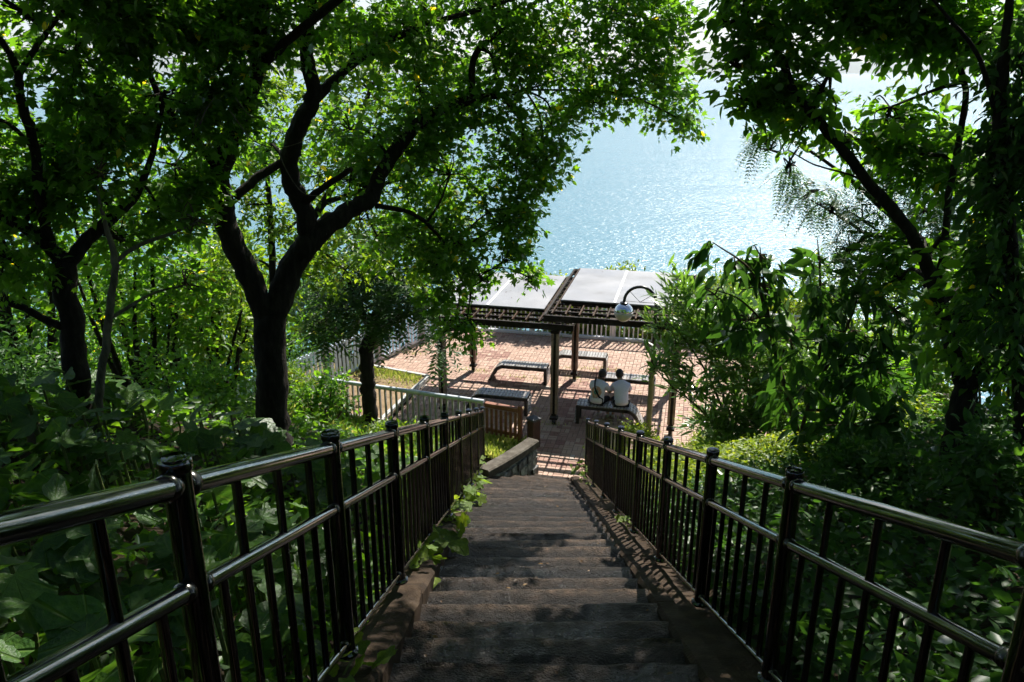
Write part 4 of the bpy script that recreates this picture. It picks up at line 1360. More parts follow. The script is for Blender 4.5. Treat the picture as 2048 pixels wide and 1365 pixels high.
def leaf_mesh(name, T, pos, direc, normal, size, tint, mat):
    tv, tf = T
    n = len(pos)
    d = nrm(direc)
    nn = normal - d * np.sum(normal * d, axis=1, keepdims=True)
    nn = nrm(nn)
    sd = np.cross(d, nn)
    k = len(tv)
    P = pos[:, None, :] + size[:, None, None] * (tv[None, :, 0:1] * sd[:, None, :] + tv[None, :, 1:2] * d[:, None, :] + tv[None, :, 2:3] * nn[:, None, :])
    me = bpy.data.meshes.new(name)
    me.vertices.add(n * k)
    me.vertices.foreach_set('co', P.reshape(-1).astype(np.float32))
    lens = np.array([len(f) for f in tf]); flat = np.concatenate([np.array(f) for f in tf])
    loops = (flat[None, :] + (np.arange(n) * k)[:, None]).reshape(-1)
    me.loops.add(len(loops)); me.loops.foreach_set('vertex_index', loops.astype(np.int32))
    tot = np.tile(lens, n)
    start = np.concatenate([[0], np.cumsum(tot)[:-1]])
    me.polygons.add(len(tot))
    me.polygons.foreach_set('loop_start', start.astype(np.int32))
    me.polygons.foreach_set('loop_total', tot.astype(np.int32))
    a = me.attributes.new('tint', 'FLOAT', 'POINT')
    a.data.foreach_set('value', np.repeat(tint, k).astype(np.float32))
    me.materials.append(mat)
    me.update(calc_edges=True)
    return me

def blob_points(rng, C, R, n, hollow=.4, clump=0.0):
    """points in an ellipsoid, denser towards the shell; clump > 0 thins them into clusters with gaps"""
    out = []
    C = np.asarray(C, float); R = np.asarray(R, float)
    need = n
    guard = 0
    while need > 0 and guard < 12:
        guard += 1
        m = need * 3 + 8
        d = nrm(rng.normal(size=(m, 3)))
        r = (hollow + (1 - hollow) * rng.random(m)) if hollow > .5 else rng.random(m) ** .42
        p = C + d * r[:, None] * R
        if clump > 0:
            f = np.sin(p[:, 0] * 4.1 + 1.3 * np.sin(p[:, 2] * 3.1)) + np.sin(p[:, 1] * 3.7 + 2.1 + np.sin(p[:, 0] * 2.3)) + np.sin(p[:, 2] * 5.3 + 1.7 * np.sin(p[:, 1] * 2.9))
            p = p[f > -1.4 + 1.9 * clump * rng.random(m)]
        out.append(p[:need]); need -= len(p[:need])
    return np.concatenate(out) if out else np.zeros((0, 3))

def sprays(rng, centers, C0, n_leaf, L, size, droop=.25, spread=.8, up=.9, flat=.5):
    """each centre grows a twig with n_leaf leaves on alternate sides"""
    n = len(centers)
    outw = centers - C0
    outw[:, 2] *= .5
    t = nrm(nrm(outw) * .7 + rng.normal(size=(n, 3)) * .55 + np.array([0, 0, -droop]))
    side = nrm(np.cross(t, np.array([0, 0, 1.0]) + rng.normal(size=(n, 3)) * .25))
    k = np.arange(n_leaf)
    s = (k + .5) / n_leaf
    pos = centers[:, None, :] + t[:, None, :] * (L * (s[None, :, None] - .3)) + rng.normal(size=(n, n_leaf, 3)) * L * .08
    sg = np.where(k % 2 == 0, 1.0, -1.0)[None, :, None]
    d = t[:, None, :] * (.55 + .5 * s[None, :, None]) + side[:, None, :] * sg * spread * (1 - .5 * s[None, :, None]) + rng.normal(size=(n, n_leaf, 3)) * .35 + np.array([0, 0, -droop])
    nr = np.array([0, 0, up]) + rng.normal(size=(n, n_leaf, 3)) * flat
    sz = size * (0.5 + .95 * rng.random((n, n_leaf)) ** 1.4)
    ti = np.clip(.15 + .75 * (.55 * rng.random((n, 1)) + .45 * rng.random((n, n_leaf))), 0, .96)
    ti = np.where(rng.random((n, n_leaf)) < .009, 1.0, ti)
    return pos.reshape(-1, 3), d.reshape(-1, 3), nr.reshape(-1, 3), sz.reshape(-1), ti.reshape(-1)

def pinnate(rng, centers, C0, pairs, L, size, droop=.35):
    """compound leaves: leaflets in pairs along drooping stalks"""
    n = len(centers)
    outw = centers - C0; outw[:, 2] *= .3
    t = nrm(nrm(outw) * .8 + rng.normal(size=(n, 3)) * .45 + np.array([0, 0, -droop * .5]))
    side = nrm(np.cross(t, np.array([0, 0, 1.0])))
    upv = np.cross(side, t)
    k = np.arange(pairs * 2); s = (k // 2 + .5) / pairs
    bend = -droop * L * s ** 2
    pos = centers[:, None, :] + t[:, None, :] * (L * s[None, :, None]) + np.array([0, 0, 1.0]) * bend[None, :, None]
    sg = np.where(k % 2 == 0, 1.0, -1.0)[None, :, None]
    d = t[:, None, :] * .45 + side[:, None, :] * sg + np.array([0, 0, -.25]) + rng.normal(size=(n, pairs * 2, 3)) * .12
    nr = np.repeat(upv[:, None, :], pairs * 2, 1) + rng.normal(size=(n, pairs * 2, 3)) * .25
    sz = size * (.7 + .5 * np.sin(math.pi * np.clip(s, .08, .95)))[None, :] * np.ones((n, 1))
    ti = np.clip(.1 + .8 * (.7 * rng.random((n, 1)) + .3 * rng.random((n, pairs * 2))), 0, .96)
    return pos.reshape(-1, 3), d.reshape(-1, 3), nr.reshape(-1, 3), sz.reshape(-1), ti.reshape(-1)

def cat(parts):
    return [np.concatenate([p[i] for p in parts]) for i in range(5)]

# ------------------------------------------------------------------ trees
def px_r(px, py, d, r):
    """radius in metres of something r pixels across-half at this place"""
    p = at(px, py, d)
    zc = p[1] * math.cos(PITCH) - (p[2] - CAM_Z) * math.sin(PITCH)
    return r * zc / FOC

def world_blobs(blobs):
    out = []
    for b in blobs:
        if b[0] == 'w':
            out.append((np.array(b[1:4]), np.array(b[4:7]), b[7]))
        else:
            px, py, d, rx, ry = b[:5]
            k = b[5] if len(b) > 5 else 1.0
            R = px_r(px, py, d, 1.0)
            out.append((at(px, py, d), np.array([rx * R, (rx + ry) * .5 * R * 1.15, ry * R]), max(4, int(rx * ry / 107.0 * k))))
    return out

def build_tree(name, label, limbs, blobs, seed, bark, leafmat, T=OVATE, size=.12, n_leaf=9, L=.42, style='spray', clump=.55, droop=.25, cat_='tree', group=None, dens=1.0, twigs=True, pairs=9, flat=.5):
    rng = np.random.default_rng(seed); pr = random.Random(seed)
    root = empty(name, (0, 0, 0)); tag(root, label, cat_, group)
    skel = []
    for li, (pts, rad) in enumerate(limbs):
        W = np.array([at(*p) if len(p) == 3 else np.array(p[1:]) for p in pts])
        C = catmull(W, 6)
        rr = np.interp(np.linspace(0, 1, len(C)), np.linspace(0, 1, len(rad)), rad)
        C[1:-1] += rng.normal(size=C[1:-1].shape) * rr[1:-1, None] * .10
        sides = 12 if rr.max() > .08 else (8 if rr.max() > .03 else 6)
        MB().tube(C, rr, sides, rough=.14, rng=pr).build('trunk' if li == 0 else 'limb', bark, root, True)
        for q, r in zip(C, rr): skel.append((q, r))
    SK = np.array([s[0] for s in skel])
    tw = MB(); parts = []
    for (C, R, n) in world_blobs(blobs):
        n = max(3, int(n * dens))
        cen = blob_points(rng, C, R, n, 0, clump)
        if twigs and len(SK):
            i = int(np.argmin(np.linalg.norm(SK - C, axis=1)))
            a = SK[i]
            if np.linalg.norm(a - C) > .12:
                mid = (a + C) / 2 + rng.normal(size=3) * .10 + np.array([0, 0, .06])
                path = catmull([a, mid, C], 4)
                r0 = min(.026, skel[i][1] * .8)
                tw.tube(path, np.linspace(r0, .010, len(path)), 5, cap=False)
            for q in cen[:: max(1, len(cen) // 9)]:
                path = catmull([C, (C + q) / 2 + rng.normal(size=3) * .06, q], 3)
                tw.tube(path, np.linspace(.010, .003, len(path)), 4, cap=False)
        if style == 'spray':
            parts.append(sprays(rng, cen, C - np.array([0, 0, R[2] * .4]), n_leaf, L, size, droop, flat=flat))
        else:
            parts.append(pinnate(rng, cen, C - np.array([0, 0, R[2] * .2]), pairs, L, size, droop))
    if tw.f:
        tw.build('twigs', M['twig'] if bark is not M['bark'] else M['bark'], root)['kind'] = 'stuff'
    P5 = cat(parts)
    if T is LOBED:      # young leaves are plain, older ones lobed
        mk = rng.random(len(P5[0])) < .5
        link('crown', leaf_mesh('crown', LOBED, *[q[mk] for q in P5], leafmat), root)
        P6 = [q[~mk] for q in P5]; P6[3] = P6[3] * .85
        link('crown', leaf_mesh('crown', OVATE, *P6, leafmat), root)
    else:
        link('crown', leaf_mesh('crown', T, *P5, leafmat), root)
    return root

D = 8.6
treeA_limbs = [
    ([(552, 960, D), (546, 850, D), (541, 740, D), (540, 625, D)], [0.234, 0.184, 0.176, 0.180]),
    ([(538, 650, D), (503, 560, 8.5), (462, 480, 8.4), (445, 400, 8.3), (440, 340, 8.2), (478, 240, 8.1), (510, 150, 8.0), (525, 60, 7.9), (530, -60, 7.8), (545, -260, 7.6)], [0.135, 0.126, 0.117, 0.113, 0.104, 0.090, 0.077, 0.063, 0.050, 0.027]),
    ([(545, 650, D), (580, 550, 8.7), (625, 480, 8.8), (700, 420, 9.0), (745, 395, 9.1), (765, 340, 9.2), (815, 270, 9.4), (870, 225, 9.6), (940, 200, 9.8), (970, 195, 9.9), (1010, 190, 10.0), (1050, 180, 10.1)], [0.149, 0.144, 0.131, 0.099, 0.090, 0.081, 0.077, 0.072, 0.059, 0.045, 0.032, 0.018]),
    ([(628, 490, 8.8), (597, 400, 8.7), (578, 325, 8.6), (600, 250, 8.5), (628, 190, 8.4), (612, 110, 8.3), (620, 30, 8.2), (640, -130, 8.0)], [0.108, 0.104, 0.095, 0.090, 0.081, 0.068, 0.054, 0.032]),
    ([(628, 200, 8.4), (690, 140, 8.6), (760, 90, 8.9), (850, 50, 9.2), (960, 20, 9.5), (1080, -20, 9.8)], [0.059, 0.050, 0.041, 0.034, 0.027, 0.016]),
    ([(945, 200, 9.8), (945, 130, 9.8), (965, 90, 9.9), (1020, 50, 10), (1090, -10, 10.2)], [0.041, 0.038, 0.034, 0.027, 0.018]),
    ([(470, 395, 8.35), (530, 345, 8.5), (600, 305, 8.6)], [0.050, 0.045, 0.041]),
    ([(605, 405, 8.7), (655, 370, 8.5), (703, 338, 8.4)], [0.045, 0.036, 0.027]),
    ([(750, 412, 9.1), (830, 430, 9.2), (890, 490, 9.4), (925, 565, 9.5)], [0.032, 0.025, 0.018, 0.009]),
    ([(445, 350, 8.2), (400, 290, 8.0), (350, 240, 7.8), (300, 150, 7.6), (270, 20, 7.4)], [0.054, 0.045, 0.036, 0.027, 0.018]),
    ([(515, 140, 8.0), (600, 60, 7.6), (720, -40, 7.2), (860, -200, 6.9)], [0.045, 0.041, 0.036, 0.027]),
]
A_blobs = [
    (1345, 55, 10.6, 50, 65), (1335, 180, 10.8, 60, 70), (1372, 245, 10.8, 28, 32, 1.4), (1250, 120, 10.5, 95, 85), (1230, 20, 10.2, 110, 60), (1185, 205, 10.4, 80, 48),
    (1110, 90, 10.2, 105, 85), (1105, 255, 10.2, 65, 60), (1095, 335, 10.0, 45, 45), (1030, 330, 9.9, 75, 75), (1045, 415, 9.8, 40, 45, 1.2), (1000, 450, 9.7, 62, 55),
    (1005, 525, 9.6, 48, 42), (1060, 555, 9.7, 30, 18, 1.3), (965, 562, 9.5, 48, 42), (940, 605, 9.4, 28, 26, 1.3), (905, 480, 9.5, 75, 75, .9), (900, 350, 9.7, 95, 85, .9),
    (955, 235, 9.9, 90, 70), (985, 120, 10, 95, 75), (960, 15, 9.8, 110, 60), (825, 60, 9.4, 105, 75), (835, 170, 9.5, 85, 75, .9), (805, 300, 9.6, 95, 75, .8),
    (795, 470, 9.7, 75, 60, .8), (700, 110, 8.9, 85, 80, .7), (700, 260, 9.2, 75, 70, .6), (700, 360, 9.3, 65, 55, .6), (560, 40, 8.0, 115, 70), (455, 70, 7.8, 115, 80),
    (330, 60, 7.4, 115, 85), (310, 190, 7.6, 100, 85), (420, 210, 7.9, 95, 85), (350, 330, 8.1, 90, 80), (250, 290, 7.8, 90, 80), (540, 300, 9.2, 60, 70, .6),
    (890, 590, 9.4, 45, 42, 1.2), (935, 640, 9.3, 28, 30, 1.2), (868, 545, 9.5, 40, 40, 1.0), (905, 655, 9.3, 22, 22, 1.1),
    ('w', -.2, 7.6, 10.2, 2.2, 1.6, .7, 240), ('w', -1.4, 6.6, 9.9, 1.6, 1.4, .6, 160), ('w', -2.6, 6.2, 9.8, 1.5, 1.3, .6, 130),
    (1300, -90, 10.2, 130, 80, .5), (1150, -120, 10, 140, 90, .4), (980, -130, 9.7, 140, 90, .4), (800, -120, 9, 140, 90, .4), (620, -120, 8, 140, 90, .5), (440, -120, 7.5, 140, 100, .6),
]
build_tree('forked_broadleaf_tree', 'large dark forked tree arching over the left railing toward the stairs', treeA_limbs, A_blobs, 21, M['bark'], M['leaf'], LOBED, .090, 10, .36, clump=.75, dens=2.6)

treeB_limbs = [
    ([(178, 960, 7.2), (166, 860, 7.2), (152, 740, 7.2), (138, 620, 7.2), (130, 515, 7.2)], [0.144, 0.122, 0.115, 0.104, 0.101]),
    ([(130, 530, 7.2), (85, 480, 7.1), (20, 440, 7.0), (-90, 390, 6.8)], [0.072, 0.061, 0.050, 0.036]),
    ([(132, 530, 7.2), (175, 480, 7.25), (235, 425, 7.3), (275, 385, 7.4), (310, 290, 7.5), (330, 180, 7.5)], [0.072, 0.061, 0.050, 0.036, 0.025, 0.014]),
    ([(100, 490, 7.1), (80, 400, 6.9), (70, 300, 6.8), (42, 200, 6.7), (35, 140, 6.6), (5, 85, 6.5), (-60, 0, 6.4)], [0.050, 0.043, 0.040, 0.036, 0.032, 0.025, 0.014]),
    ([(38, 150, 6.6), (75, 90, 6.6), (120, 30, 6.6), (190, -60, 6.5)], [0.025, 0.022, 0.018, 0.011]),
    ([(60, 290, 6.75), (20, 250, 6.7), (-40, 230, 6.6)], [0.022, 0.018, 0.013]),
    ([(143, 660, 7.2), (90, 640, 7.1), (30, 610, 7.0), (-60, 590, 6.9)], [0.043, 0.036, 0.032, 0.022]),
]
B_blobs = [
    (150, 110, 7.0, 95, 80, .8), (200, 210, 7.2, 80, 80, .8), (90, 290, 7.2, 70, 60, .8), (180, 380, 7.4, 100, 65), (60, 400, 7.3, 85, 70), (320, 420, 7.8, 80, 50), (230, 20, 6.8, 95, 70, .9),
    (60, 30, 6.5, 70, 50, .5), (20, 520, 7.0, 80, 60), (240, 470, 7.7, 70, 40), (100, -100, 6.4, 130, 90), (-80, 150, 6.6, 100, 110), (260, -120, 6.6, 130, 90), (-60, 330, 6.9, 90, 90),
]
build_tree('broadleaf_tree', 'dark tree with spreading low limbs farthest left above the big leaves', treeB_limbs, B_blobs, 22, M['bark'], M['leaf'], LOBED, .098, 9, .36, clump=.65, dens=1.75)

build_tree('sapling', 'thin pale sapling forking just right of the far-left trunk', [
    ([(196, 900, 6.6), (198, 800, 6.6), (210, 700, 6.6), (222, 600, 6.6), (230, 520, 6.6), (208, 440, 6.6), (190, 360, 6.6)], [.045, .038, .036, .034, .03, .018, .008]),
    ([(229, 525, 6.6), (280, 490, 6.7), (350, 465, 6.8), (400, 440, 6.9)], [.022, .018, .013, .007]),
    ([(216, 640, 6.6), (300, 590, 6.8), (370, 570, 7.0)], [.018, .013, .007])],
    [(390, 440, 6.9, 40, 30), (370, 565, 7.0, 40, 28), (195, 350, 6.6, 45, 40)], 23, M['bark_grey'], M['leaf'], OVATE, .09, 8, .3, cat_='sapling')

build_tree('pinnate_tree', 'small crooked tree with drooping feathery leaves in front of the steel handrail', [
    ([(741, 890, 16), (740, 820, 16), (735, 760, 16), (733, 710, 16), (748, 660, 16), (775, 600, 16), (790, 520, 16)], [.19, .165, .15, .145, .15, .10, .04]),
    ([(746, 665, 16), (715, 610, 15.9), (690, 540, 15.8)], [.10, .07, .03]),
    ([(775, 600, 16), (830, 570, 15.8), (870, 590, 15.6)], [.05, .03, .015])],
    [(720, 600, 15.8, 70, 55), (790, 600, 15.8, 65, 50), (760, 530, 16, 90, 55), (690, 520, 15.9, 60, 55), (830, 545, 15.8, 55, 50), (845, 625, 15.5, 35, 35), (880, 690, 15.3, 22, 35, 1.1), (650, 600, 15.8, 50, 45), (780, 645, 15.6, 40, 28), (640, 650, 15.6, 40, 30), (800, 480, 16.2, 80, 50)],
    24, M['bark'], M['leaf_pinnate'], LEAFLET, .15, L=.5, style='pinnate', clump=.2, droop=.5, pairs=8, dens=2.6)

build_tree('gnarled_tree', 'gnarled twin-limbed tree standing by the pale picket fence', [
    ([(690, 790, 20.4), (688, 740, 20.4), (684, 700, 20.4), (668, 665, 20.4), (650, 620, 20.4)], [.19, .16, .15, .12, .06]),
    ([(685, 700, 20.4), (700, 670, 20.3), (720, 630, 20.3)], [.10, .07, .03])],
    [(650, 600, 20.2, 60, 45, .8), (700, 585, 20.4, 60, 45, .8), (620, 560, 20.5, 50, 50, .8)], 25, M['bark'], M['leaf'], OVATE, .14, 9, .42, clump=.4)
build_tree('pale_barked_tree', 'pale barked leaning tree with low branches next to the gnarled one', [
    ([(716, 780, 21), (713, 735, 21), (716, 700, 21), (735, 675, 21), (765, 650, 21)], [.14, .12, .10, .07, .04]),
    ([(716, 730, 21), (745, 700, 20.9), (760, 670, 20.8)], [.07, .05, .025]),
    ([(714, 710, 21), (712, 670, 21), (722, 620, 21)], [.08, .06, .03])],
    [(770, 630, 21, 45, 35, .7), (730, 600, 21.2, 50, 40, .7)], 26, M['bark_grey'], M['leaf'], OVATE, .13, 9, .4, clump=.4)

# right-hand trees
R1_limbs = [
    ([(1868, 1130, 6.3), (1882, 1030, 6.3), (1898, 940, 6.3), (1915, 850, 6.3), (1935, 765, 6.3)], [0.125, 0.106, 0.100, 0.097, 0.094]),
    ([(1930, 790, 6.3), (1900, 680, 6.4), (1872, 580, 6.5), (1835, 490, 6.6), (1790, 425, 6.7), (1735, 365, 6.8), (1690, 305, 6.9), (1640, 245, 7.0), (1590, 185, 7.1), (1555, 100, 7.3), (1525, 0, 7.5), (1500, -150, 7.6)], [0.069, 0.062, 0.059, 0.053, 0.050, 0.046, 0.044, 0.041, 0.034, 0.028, 0.022, 0.013]),
    ([(1932, 780, 6.3), (1985, 715, 6.2), (2050, 640, 6.1), (2130, 560, 6.0)], [0.069, 0.062, 0.056, 0.044]),
    ([(1872, 590, 6.5), (1890, 480, 6.6), (1898, 390, 6.7), (1918, 280, 6.8), (1930, 180, 6.9), (1900, 90, 7.0), (1850, -20, 7.1)], [0.034, 0.031, 0.030, 0.028, 0.026, 0.024, 0.018]),
    ([(1740, 370, 6.8), (1700, 350, 6.9), (1630, 330, 7.0), (1575, 300, 7.1)], [0.013, 0.010, 0.007, 0.005]),
]
R1_blobs = [
    (1482, 35, 7.4, 55, 50), (1468, 130, 7.4, 45, 50), (1490, 195, 7.4, 50, 32), (1560, 90, 7.4, 85, 75), (1562, 195, 7.3, 60, 42), (1665, 60, 7.4, 95, 80), (1660, 185, 7.3, 80, 65),
    (1765, 80, 7.3, 95, 85), (1780, 215, 7.2, 85, 70, .9), (1880, 50, 7.1, 95, 75), (1980, 60, 6.8, 90, 80), (1690, 280, 7.3, 55, 45, .8), (1600, 270, 7.3, 30, 25, .6),
    (1830, 320, 7.3, 80, 60), (1900, 330, 7.2, 80, 70), (1950, 450, 7.2, 80, 80), (1850, 480, 7.4, 70, 60), (1920, 580, 7.0, 80, 70), (1980, 680, 6.5, 80, 80, .9), (1800, 560, 7.6, 50, 50, .8),
    (1905, 640, 6.0, 50, 50, .6), (1960, 540, 6.0, 60, 60, .9),
    (1550, -80, 7.4, 120, 80), (1720, -100, 7.3, 130, 90), (1900, -90, 7.1, 130, 90),
    ('w', 2.6, 8.4, 10.6, 1.8, 1.2, .6, 160), ('w', 2.0, 7.2, 10.3, 2.2, 1.8, .8, 330), ('w', 3.4, 6.6, 10.9, 2.0, 1.8, .9, 300), ('w', 1.0, 6.2, 10.6, 1.7, 1.5, .7, 210),
]
build_tree('leaning_tree', 'dark tree with a long limb leaning over the right railing toward the sea', R1_limbs, R1_blobs, 31, M['bark'], M['leaf'], OVATE, .115, 9, .40, clump=.7, dens=1.25)

build_tree('feathery_tree', 'slender feathery-leaved tree hanging in front of the sea on the right', [
    ([(1960, 900, 8.2), (1930, 760, 8.2), (1880, 620, 8.2), (1840, 520, 8.2), (1790, 440, 8.2), (1750, 380, 8.2)], [.09, .08, .07, .06, .045, .02]),
    ([(1810, 470, 8.2), (1740, 470, 8.1), (1690, 440, 8.0), (1620, 400, 8.0)], [.03, .022, .014, .006]),
    ([(1790, 440, 8.2), (1700, 360, 8.0), (1600, 290, 7.9), (1540, 265, 7.9)], [.03, .02, .014, .005]),
    ([(1850, 540, 8.2), (1900, 430, 8.3), (1930, 320, 8.4)], [.04, .03, .015])],
    [(1540, 300, 7.9, 32, 36, 1.2), (1580, 330, 7.9, 28, 30, 1.0), (1620, 385, 8.0, 48, 26, 1.2), (1665, 410, 8.0, 34, 24, 1.2), (1725, 440, 8.1, 45, 40), (1770, 340, 8.2, 60, 55), (1850, 420, 8.3, 80, 60), (1830, 300, 8.3, 70, 50),
     (1700, 500, 8.2, 40, 36), (1930, 340, 8.4, 70, 60), (1790, 520, 8.3, 60, 45), (1930, 480, 8.4, 70, 60)],
    32, M['bark'], M['leaf_pinnate'], LEAFLET, .043, L=.24, style='pinnate', clump=.3, droop=.7, pairs=13, dens=4.2)

build_tree('ivy_clad_tree', 'ivy-smothered dark trunk standing at the far right edge of the view', [
    ([(2045, 1000, 5.6), (2040, 800, 5.6), (2030, 600, 5.6), (2015, 420, 5.6), (2000, 250, 5.6), (2010, 100, 5.6), (2030, -100, 5.6)], [0.066, 0.058, 0.054, 0.050, 0.046, 0.035, 0.020]),
    ([(2003, 280, 5.6), (1960, 120, 5.6), (1900, 40, 5.6), (1850, -20, 5.6)], [0.020, 0.015, 0.012, 0.008])],
    [(2010, 260, 5.6, 60, 75, 1.6), (2005, 380, 5.6, 65, 75, 1.6), (2020, 500, 5.6, 60, 80, 1.6), (2010, 620, 5.6, 70, 70, 1.3), (2030, 720, 5.6, 60, 60, 1.2), (2030, 120, 5.5, 70, 80, 1.2), (2100, 300, 5.5, 80, 200, 1.2)],
    33, M['bark'], M['leaf_dark'], OVATE, .085, 9, .28, clump=.3, droop=.5)

build_tree('drooping_leaf_shrub', 'tall dark shrub with long drooping leaves standing out against the sea', [
    ([(1660, 1050, 8.6), (1600, 880, 8.6), (1560, 740, 8.5), (1530, 620, 8.4), (1500, 540, 8.3), (1425, 485, 8.2)], [.035, .03, .025, .02, .014, .005]),
    ([(1545, 680, 8.45), (1530, 580, 8.4), (1520, 495, 8.4)], [.018, .012, .005]),
    ([(1540, 660, 8.45), (1480, 600, 8.3), (1410, 575, 8.2)], [.015, .01, .005]),
    ([(1600, 880, 8.6), (1640, 700, 8.5), (1640, 560, 8.5), (1635, 480, 8.5)], [.025, .018, .012, .005]),
    ([(1640, 760, 8.5), (1700, 640, 8.4), (1730, 540, 8.4)], [.02, .014, .006])],
    [(1425, 495, 8.2, 28, 16, 1.6), (1470, 525, 8.3, 36, 28, 1.2), (1520, 510, 8.4, 34, 26, 1.3), (1520, 570, 8.4, 48, 40, 1.1), (1430, 590, 8.2, 42, 24, 1.2), (1500, 640, 8.4, 60, 40), (1640, 520, 8.5, 28, 32, 1.2), (1640, 590, 8.5, 50, 45),
     (1720, 560, 8.4, 50, 45), (1580, 680, 8.5, 70, 50), (1700, 660, 8.5, 80, 60), (1620, 780, 8.5, 90, 60, .8), (1790, 620, 8.3, 60, 60), (1760, 740, 8.2, 90, 70), (1700, 850, 8.2, 90, 60, .9), (1800, 860, 8.0, 80, 70, .9)],
    34, M['twig'], M['leaf_dark'], DROOP, .21, 6, .30, clump=.2, droop=.45, cat_='shrub', dens=.58, flat=.5)

build_tree('lance_leaf_shrub', 'sunlit bushy shrub with narrow upright leaves beside the street lamp', [
    ([(1530, 1010, 11.79), (1470, 880, 11.79), (1420, 760, 11.79), (1370, 680, 11.79), (1330, 640, 11.79)], [.03, .024, .018, .012, .006]),
    ([(1530, 1010, 11.79), (1450, 800, 11.88), (1400, 650, 11.97), (1370, 570, 11.97)], [.03, .022, .014, .006]),
    ([(1540, 1010, 11.79), (1500, 800, 11.88), (1470, 680, 11.97), (1450, 600, 11.97)], [.03, .022, .014, .006]),
    ([(1545, 1010, 11.79), (1560, 820, 11.79), (1560, 700, 11.79)], [.03, .022, .01]),
    ([(1530, 1000, 11.79), (1420, 840, 11.62), (1340, 770, 11.44), (1300, 720, 11.44)], [.025, .018, .010, .005]),
    ([(1540, 1010, 11.79), (1620, 830, 11.70), (1640, 720, 11.70)], [.028, .02, .01])],
    [(1365, 600, 11.97, 35, 40, 1.1), (1400, 660, 11.97, 45, 45), (1330, 655, 11.79, 24, 22, .8), (1345, 720, 11.70, 32, 30, .8), (1310, 735, 11.44, 15, 15, .8), (1390, 780, 11.62, 42, 36, .7), (1440, 700, 11.88, 55, 50), (1470, 620, 11.97, 45, 45),
     (1500, 760, 11.88, 60, 60, .8), (1560, 700, 11.79, 60, 60, .9), (1440, 850, 11.70, 50, 45, 1.0), (1480, 900, 11.7, 60, 45, .9), (1520, 830, 11.7, 55, 50, .9), (1560, 830, 11.70, 60, 60, .7), (1640, 760, 11.70, 55, 60, .8)],
    35, M['twig'], M['leaf_lance'], LANCE, .21, 11, .38, clump=.25, droop=-.15, cat_='shrub', dens=3.0)

def dead_twigs():
    root = empty('dead_twigs', (0, 0, 0)); tag(root, 'thin pale dead twigs dangling across the fork of the big tree', 'twigs')
    for pts, r in (([(400, 250, 7.2), (412, 220, 7.2), (430, 195, 7.2)], .008), ([(455, 215, 7.3), (480, 250, 7.3), (505, 280, 7.3), (545, 296, 7.3), (580, 292, 7.3), (620, 278, 7.3)], .007),
                   ([(555, 298, 7.3), (575, 345, 7.3), (605, 385, 7.3), (640, 393, 7.3)], .006), ([(470, 195, 7.3), (500, 232, 7.3), (525, 240, 7.3), (560, 275, 7.3)], .006), ([(385, 265, 7.2), (395, 235, 7.2), (410, 215, 7.2)], .005)):
        C = catmull([at(*p) for p in pts], 5)
        MB().tube(C, np.linspace(r, r * .5, len(C)), 5).build('twig', M['bark_grey'], root, True)
dead_twigs()

# ------------------------------------------------------------------ background shrubs and trees
def build_bush(name, label, cx, cy_, h, rx, ry, mat, T, size, n, seed, cat_='shrub', group=None, z=None, droop=.15, n_leaf=8, L=.35, clump=.5, stem=.03, bark='twig'):
    rng = np.random.default_rng(seed); pr = random.Random(seed)
    z0 = ground_z(cx, cy_) if z is None else z
    root = empty(name, (cx, cy_, z0)); tag(root, label, cat_, group)
    parts = []
    nb = max(3, int(3 + (rx * ry * h) ** .5 * 1.6))
    for k in range(nb):
        a = pr.uniform(0, 6.28); rr = pr.random() ** .6 * .62
        hz = h * (.30 + .55 * pr.random()) if h > .7 else h * .5
        C = np.array([rx * rr * math.cos(a), ry * rr * math.sin(a), hz])
        R = np.array([rx * pr.uniform(.35, .55), ry * pr.uniform(.35, .55), min(h * .32, max(.12, h * pr.uniform(.2, .34)))])
        b0 = np.array([C[0] * .18, C[1] * .18, -.15])
        path = catmull([b0, (b0 + C) / 2 + rng.normal(size=3) * .1 * min(1, h), C], 4)
        MB().tube(path, np.linspace(stem, stem * .3, len(path)), 6, cap=False).build('stem', M[bark], root)
        cen = blob_points(rng, C, R, max(3, n // nb), 0, clump)
        parts.append(sprays(rng, cen, C - np.array([0, 0, R[2]]), n_leaf, L, size, droop))
    link('foliage', leaf_mesh('foliage', T, *cat(parts), mat), root)
    return root

